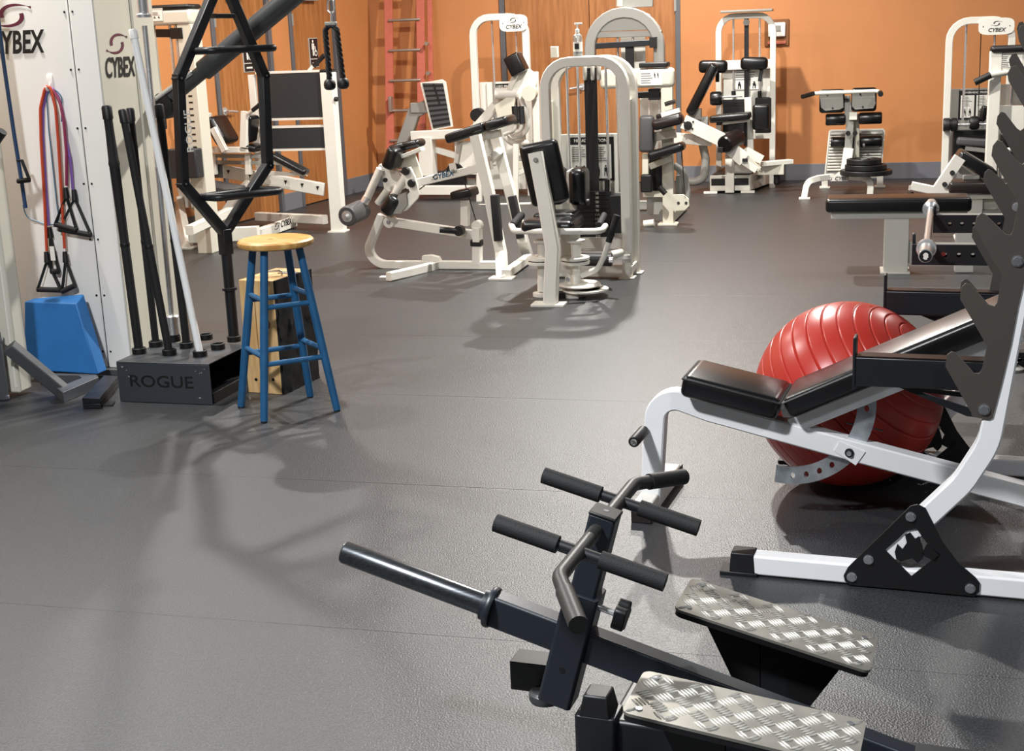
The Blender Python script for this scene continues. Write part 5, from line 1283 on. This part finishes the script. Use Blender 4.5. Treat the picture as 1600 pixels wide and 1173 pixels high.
nm = wallbox(F8, lx(1296, 279, .2), lx(1325, 279, .2), hz - .035, hz + .02, .19, .2).build('name_plate', 'white', o); logo(a, z, P(1312, 279, .189), .045, o, side=True)
bar(o, 'column', 'white', [P(1320, 276, .3), P(1326, 232, .35)], .075, .09, n); bar(o, 'column_upper', 'machine_grey', [P(1325, 240, .36), P(1328, 195, .36), P(1322, 150, .36)], .06, .07, n)
bar(o, 'rear_column', 'cream', [P(1337, 255, .45), P(1337, 178, .45)], .05, .065, n); bar(o, 'brace', 'satin_black', [P(1331, 250, .4), P(1334, 215, .4)], .02, .02, n)
# ribbed board
dB = .55
quad(o, 'foot_board', 'machine_grey', F8, [(1290, 271), (1297, 207), (1300, 205), (1379, 203), (1381, 206), (1376, 262), (1374, 271)], dB, .03)
quad(o, 'board_rim', 'white', F8, [(1288, 274), (1295, 205), (1298, 203), (1380, 201), (1383, 204), (1377, 274)], dB + .002, .028, [[(1291, 271), (1298, 207), (1379, 205), (1374, 271)]])
for k in range(13):
    t_ = k / 13; y = 209 + 61 * t_; xa, xb = 1297.5 - 6 * t_, 1379 - 4 * t_
    q0, q1 = P(xa, y, dB - .008), P(xb, y - 1.5, dB - .008)
    bar(o, 'board_rib', 'white', [q0, q1], .02, .016, n)
for (x0, y0, x1, y1, d, r) in ((1298, 222, 1324, 222, .47, .05), (1344, 221, 1378, 220, .47, .055), (1290, 187, 1321, 186, .36, .055), (1342, 185, 1378, 184, .36, .055)):
    MB().lathe(P(x0, y0, d), P(x1, y1, d) - P(x0, y0, d), [(0, 0), (r * .85, 0), (r, .012), (r, (P(x1, y1, d) - P(x0, y0, d)).length - .012), (r * .85, (P(x1, y1, d) - P(x0, y0, d)).length), (0, (P(x1, y1, d) - P(x0, y0, d)).length)], 22).build('ankle_roll', 'vinyl', o)
boxp(o, 'roll_block', 'white', P(1333, 181, .34), (.07, .06, .07), ax)
for x, y in ((1325, 208), (1336, 208)): knob(o, P(x, y, .3), -n, .022)
tub(o, 'pop_pin', 'chrome', [P(1349, 222, .45), P(1350, 228, .4)], .012)
# hip pads seen from behind
for pts, pr in ((((1280, 141), (1317, 141), (1318, 168), (1312, 171), (1289, 173), (1283, 168)), ((1281, 139), (1315, 139))), (((1332, 141), (1367, 139), (1368, 162), (1365, 169), (1336, 171), (1331, 166)), ((1333, 138), (1366, 136)))):
    quad(o, 'pad_backing', 'machine_grey', F8, pts, .28, .012, bevel=.002)
    c = sum((P(x, y, .33) for x, y in pts), V()) / len(pts); MB().pad(c + z * .015, (.225, .07, .215), ax, .03, 4).build('hip_pad', 'vinyl', o)
    for x, y in (pts[0], pts[-2]): MB().cyl(P(x + 12, y + (6 if y < 150 else -4), .28), P(x + 12, y + (6 if y < 150 else -4), .275), .009, 8).build('pad_bolt', 'ink', o)
tub(o, 'handle_tube', 'white', [P(1270, 146, .24), P(1372, 142, .24), P(1376, 146, .15)], .017, fillet=.04, seg=14); tub(o, 'grip', 'satin_black', [P(1271, 146, .24), P(1254, 151, .1)], .021); tub(o, 'grip', 'satin_black', [P(1375, 145, .17), P(1376, 147, .05)], .024)
boxp(o, 'post_slot', 'ink', P(1322, 156, .32), (.05, .01, .025), ax, 0)
# weight plates stacked on the base
pc = P(1353, 272, .12)
zz = hz + .03
for i, (dx, r, h, lb) in enumerate(((0, .232, .042, 'largest black weight plate, bottom of the stack on the back extension chair'), (-.003, .185, .048, 'medium black weight plate in the middle of the stack on the chair base'), (-.02, .155, .05, 'smallest black weight plate on top of the stack on the chair base'))):
    c = V((pc.x + dx, pc.y, zz)); zz += h + .001
    w_ = thing('weight_plate', lb, 'weight plate', c, 'weight plates on the back extension chair')
    MB().lathe(c, z, [(.026, 0), (r - .006, 0), (r, .006), (r, h - .006), (r - .006, h), (r * .8, h), (r * .76, h - .01), (r * .4, h - .01), (r * .36, h), (.026, h), (.026, 0)], 40).build('disc', 'plate_iron', w_)
    MB().lathe(c + z * .001, z, [(.0255, 0), (.03, 0), (.03, h + .0005), (.0255, h + .0005), (.0255, 0)], 20).build('hub_ring', 'machine_grey', w_)

# ================================================================== BADGE TOWER AT THE RIGHT
p0 = G(1474, 303); F9 = Fr((p0.x, p0.y), -13); P = F9.P; ax = (F9.a, F9.n, F9.z); a, n, z = ax
o = thing('weight_tower', 'white weight tower with oval badge and black stack at the right wall', 'weight machine', F9.X(.35, .1, 0))
def lx(x, y, d=0): return F9.loc(P(x, y, d)).x
x0, x1 = lx(1480, 150), lx(1581, 60); zt = P(1530, 26).z
arch(o, F9, x0, x1, zt, 0, 0, .06, .17); oval_badge(o, F9, P(1557, 41, -.045), .30, .145)
for x, d in ((1510, .08), (1555, .08)): tub(o, 'guide_rod', 'chrome', [P(x, 33, d), P(x - 6, 190, d)], .011, seg=8)
tub(o, 'cable', 'ink', [P(1533, 50, .06), P(1528, 190, .06)], .004, seg=6)
wallbox(F9, x0 + .03, x1 - .03, .1, P(1520, 138, .15).z, .15, .18).build('rear_shroud', 'machine_grey', o, bevel=.003)
placard(o, F9, lx(1498, 160, .14), lx(1550, 160, .14), P(1520, 186, .14).z, P(1520, 141, .14).z, .148, 'OVERHEAD PRESS', 31)
for xa, d in ((x0 - .05, -.06),):
    c = P(1474, 195, -.06); MB().lathe(c, a, [(0, 0), (.055, 0), (.06, .01), (.06, .05), (.05, .055), (.05, .065), (.06, .07), (.06, .11), (.05, .12), (0, .12)], 22).build('roller', 'satin_black', o)
    tub(o, 'roller_axle', 'chrome', [P(1488, 195, -.06), P(1545, 194, -.06)], .014); c = P(1515, 192, -.06); MB().lathe(c, a, [(0, 0), (.05, 0), (.06, .02), (.06, .06), (.05, .08), (0, .08)], 20).build('roller', 'satin_black', o)
stack(o, F9, lx(1489, 220, .05), lx(1545, 220, .05), P(1515, 252, .05).z, P(1515, 203, .05).z, .0, .12, 8, False)
padline(o, 'vinyl_grey', P(1495, 220, -.1), P(1548, 224, -.1), .1, .07, n, 'seat_pad', .02); bar(o, 'seat_rail', 'machine_grey', [P(1508, 231, -.1), P(1548, 236, -.1)], .06, .04, n); padline(o, 'vinyl', P(1540, 165, -.05), P(1533, 190, -.05), .08, .06, n, 'hand_pad', .02)
bar(o, 'cross_bar', 'white', [F9.X(x0, 0, .06), F9.X(x1, 0, .06)], .05, .07, n); bar(o, 'cross_bar', 'ladder', [P(1486, 246, .04), P(1546, 244, .04)], .03, .03, n)

# ================================================================== RIGHT FRONT MACHINE (bench seat)
p0 = G(1515, 377); F10 = Fr((p0.x, p0.y), -14); P = F10.P; ax = (F10.a, F10.n, F10.z); a, n, z = ax
o = thing('ab_bench_machine', 'white seat machine with reclined black pad and brown-topped seat, right side', 'weight machine', F10.X(.3, .2, 0))
def lx(x, y, d=0): return F10.loc(P(x, y, d)).x
d2 = .9
xp = lx(1553, 150, d2)
wallbox(F10, xp - .042, xp + .042, 0, P(1553, 80, d2).z, d2 - .04, d2 + .05).build('front_post', 'white', o, bevel=.005)
wallbox(F10, lx(1548, 76, d2), lx(1650, 76, d2), P(1570, 82, d2).z, P(1570, 71, d2).z, d2 - .06, d2 + .1).build('top_cap', 'satin_black', o, bevel=.02)
wallbox(F10, xp + .04, lx(1650, 90, d2), P(1570, 109, d2).z, P(1570, 82, d2).z, d2 - .03, d2 + .07).build('cross_head', 'white', o, bevel=.004)
wallbox(F10, lx(1562, 95, d2), lx(1597, 95, d2), P(1570, 105, d2).z, P(1570, 86, d2).z, d2 - .034, d2 - .03).build('instruction_sheet', 'paper', o)
scribble(o, F10, lx(1563, 95, d2), lx(1577, 95, d2), P(1570, 104, d2).z, P(1570, 87, d2).z, d2 - .0355, 6, 41); pictures(o, F10, lx(1580, 95, d2), lx(1592, 95, d2), P(1570, 104, d2).z, P(1570, 88, d2).z, d2 - .0355, 2)
tub(o, 'grip', 'satin_black', [P(1523, 129, d2 - .1), P(1548, 117, d2 - .1)], .026, seg=16); tub(o, 'handle_arm', 'white', [P(1546, 118, d2 - .1), P(1580, 112, d2), P(1600, 104, d2)], .022, fillet=.1)
wallbox(F10, lx(1580, 200, d2 + .2), lx(1640, 200, d2 + .2), .1, P(1590, 166, d2 + .2).z, d2 + .2, d2 + .24).build('side_shroud', 'machine_grey', o, bevel=.004); wallbox(F10, xp + .05, lx(1600, 160, d2 + .1), P(1570, 165, d2 + .1).z, P(1570, 132, d2 + .1).z, d2 + .15, d2 + .17).build('side_panel', 'white', o)
tub(o, 'guide_rod', 'chrome', [P(1583, 110, d2 + .1), P(1578, 175, d2 + .1)], .012, seg=8)
MB().pad(P(1578, 228, d2 - .05), (.16, .1, .22), ax, .03, 4).build('side_pad', 'vinyl', o); tub(o, 'rear_rod', 'white', [P(1572, 234, d2 - .1), P(1590, 233, d2 - .1)], .016)
quad(o, 'side_gusset', 'white', F10, [(1560, 165), (1600, 165), (1600, 260), (1560, 275)], d2 + .06, .03)
# seat
padline(o, 'vinyl', P(1496, 240, .2), P(1552, 274, .2), .3, .085, n, 'back_pad', .025); padline(o, 'vinyl_brown', P(1481, 291, .1), P(1575, 291, .1), .3, .085, n, 'seat_pad', .02)
bar(o, 'back_rail', 'white', [P(1490, 246, .2), P(1540, 280, .2)], .05, .035, n)
bar(o, 'seat_frame', 'white', [P(1500, 246, .05), P(1466, 296, .05)], .05, .085, n); bar(o, 'seat_frame', 'white', [P(1424, 290, .05), P(1492, 304, .05)], .05, .06, n)
for x, y in ((1488, 270), (1476, 288)): MB().cyl(P(x, y, .02), P(x, y, .014), .018, 12).build('frame_bolt', 'ink', o)
tub(o, 'floor_stub', 'chrome', [P(1424, 290, .05), P(1423, 297, .05)], .018); knob(o, P(1423, 300, .05), -z, .022)
bar(o, 'head_bar', 'white', [P(1505, 277, .15), P(1530, 276, .15)], .05, .025, n)
wallbox(F10, lx(1490, 306), lx(1590, 306), P(1540, 310).z, P(1540, 300).z, -.02, .22).build('seat_plate', 'cream', o)
wallbox(F10, lx(1512, 320), lx(1536, 320), 0, P(1525, 303).z, .02, .14).build('pedestal', 'white', o, bevel=.004)
quad(o, 'pedestal_gusset', 'cream', F10, [(1536, 303), (1580, 303), (1552, 330), (1536, 332)], .07, .03); wallbox(F10, lx(1536, 330), lx(1620, 330), P(1560, 334).z, P(1560, 329).z, .03, .1).build('lower_rail', 'machine_grey', o)
MB().pad(F10.X(lx(1515, 376), .06, .012), (.2, .3, .024), ax, .01, 2).build('pedestal_foot', 'white', o)
bar(o, 'base_runner', 'white', [F10.X(lx(1525, 376), .1, .04), F10.X(xp, d2, .04)], .06, .07, a)
# ================================================================== FLAT BENCH
p0 = G(1398, 428); F11 = Fr((p0.x, p0.y), -14); P = F11.P; ax = (F11.a, F11.n, F11.z); a, n, z = ax
o = thing('flat_bench', 'flat bench with long black pad on a broad white pedestal', 'bench', F11.X(.1, .1, 0))
def lx(x, y, d=0): return F11.loc(P(x, y, d)).x
xa, xb = lx(1290, 320), lx(1518, 320); zb, zt = P(1400, 331).z, P(1400, 309, .0).z
padp(o, 'vinyl', F11.X((xa + xb) / 2, .1, (zb + zt) / 2), (xb - xa, .28, zt - zb), ax, .024, 'bench_pad')
wallbox(F11, lx(1298, 337), lx(1512, 337), P(1400, 342).z, zb, .01, .2).build('top_rail', 'white', o, bevel=.006)
for x0_, x1_ in ((1381, 1420),):
    xs0, xs1 = lx(x0_, 390), lx(x1_, 390)
    wallbox(F11, xs0, xs1, 0, P(1400, 342).z, .02, .13).build('pedestal', 'white', o, bevel=.005); wallbox(F11, xs0 - .018, xs1 + .012, 0, .014, -.02, .2).build('pedestal_foot', 'white', o, bevel=.003)
for x_ in (1381, 1494): 
    if x_ > 1400: wallbox(F11, lx(x_, 390), lx(x_ + 30, 390), 0, P(1400, 342).z, .05, .13).build('rear_pedestal', 'white', o, bevel=.005)
wallbox(F11, xs1, xs1 + .02, .06, .2, .05, .1).build('side_tab', 'white', o)
# ================================================================== POWER RACK BEAMS and short bar
D = 5.15
pn = ray(1446, 400); pn = CAM + pn.normalized() * D
F12 = Fr((pn.x, pn.y), -17.8); ax = (F12.a, F12.n, F12.z); a, n, z = ax
bz = pn.z
o = thing('short_barbell', 'short chrome bar lying end-on across the black perforated beams', 'barbell', pn - z * .025)
L_ = 1.46
MB().lathe(pn, n, [(0, 0), (.022, 0), (.025, .003), (.025, .16)], 28).build('sleeve', 'bar_steel', o)
MB().lathe(pn - n * .0008, n, [(0, 0), (.0215, 0), (.0215, .002), (0, .002)], 24).build('end_sticker', 'ink', o)
hd = [(0, .013), (.006, .011), (.010, .006), (.009, 0), (.011, -.004), (.007, -.006), (.006, -.012), (-.002, -.013), (-.008, -.008), (-.006, -.002), (-.009, .004), (-.005, .010)]
MB().plate([pn - n * .0012 + a * x + z * y for x, y in hd], -n * .0004).build('sticker_print', 'paper', o)
MB().lathe(pn + n * .16, n, [(.025, 0), (.036, .003), (.036, .02), (.02, .025), (.0135, .027)], 28).build('collar', 'bar_steel', o)
kk = [pn + n * .18, pn + n * 1.29]
MB().tube(kk, .0138, 16).build('shaft', 'bar_steel', o)
MB().lathe(pn + n * (L_ - .16), -n, [(.025, 0), (.036, .003), (.036, .02), (.02, .025), (.0135, .027)], 28).build('collar', 'bar_steel', o)
MB().lathe(pn + n * (L_ - .16), n, [(.025, 0), (.025, .157), (.022, .16), (0, .16)], 28).build('sleeve', 'bar_steel', o)
R2 = thing('power_rack', 'black perforated steel rack beams behind the hooked uprights at right', 'power rack', F12.X(.6, .6, 0))
def perf(px, ptop, hgt, holes, name):
    d = F12.loc(G(px, ptop, bz - .014 if name == 'safety_beam' else .075)).y; ztop = bz - .0145 if name == 'safety_beam' else .075
    x0 = F12.loc(F12.P(px, ptop + 10, d)).x; x1 = F12.loc(F12.P(1680, ptop, d)).x
    poly = [F12.X(x0, d, ztop), F12.X(x1, d, ztop), F12.X(x1, d, ztop - hgt), F12.X(x0, d, ztop - hgt)]
    hs = []
    xx = x0 + .07
    while xx < x1 - .03:
        hs.append(circ(F12.X(xx, d, ztop - hgt * .5), .009, a, z, 12)); xx += .0508
    rt = tag(MB().plate(poly, n * .004, hs).build(name, 'black_steel', R2))
    MB().plate([p + n * .06 for p in poly], n * .004, [[q + n * .06 for q in h] for h in hs]).build('beam_face', 'black_steel', rt)
    for zz_ in (ztop - .002, ztop - hgt + .002): MB().box(F12.X((x0 + x1) / 2, d + .034, zz_), (x1 - x0, .064, .004), ax).build('beam_flange', 'black_steel', rt)
    return d, x0, x1, ztop
dA, xa0, xa1, za = perf(1458, 336, .078, 6, 'safety_beam'); dB_, xb0, xb1, zb_ = perf(1425, 382, .078, 6, 'safety_beam')
for d, x in ((dA, xa0), (dB_, xb0)):
    boxp(R2, 'stop_peg', 'black_steel', F12.X(x + .006, d + .034, bz + .005), (.012, .05, .04), ax); 
    MB().box(F12.X((x + xa1) / 2, d + .034, bz - .0142), (xa1 - x, .05, .0012), ax).build('bright_top_strip', 'machine_grey', R2)  # grey strip gives the black beam its brighter top edge
dC, xc0, xc1, zc = perf(1495, 548, .07, 6, 'base_runner')
for d in (dA, dB_): wallbox(F12, xa1 - .03, xa1 + .04, 0, 2.2, d, d + .07).build('upright', 'black_steel', R2, bevel=.003)
c = F12.P(1583, 574, dC - .04); c.z = 0
MB().lathe(c, z, [(0, 0), (.05, 0), (.05, .012), (.03, .022), (.02, .022), (.02, .04), (0, .04)], 24).build('levelling_foot', 'machine_grey', R2)
c = F12.P(1474, 397, dB_ - .001); MB().lathe(c, n, [(0, 0), (.0085, 0), (.0085, .003), (0, .003)], 14).build('red_plug', 'ball_groove', R2)
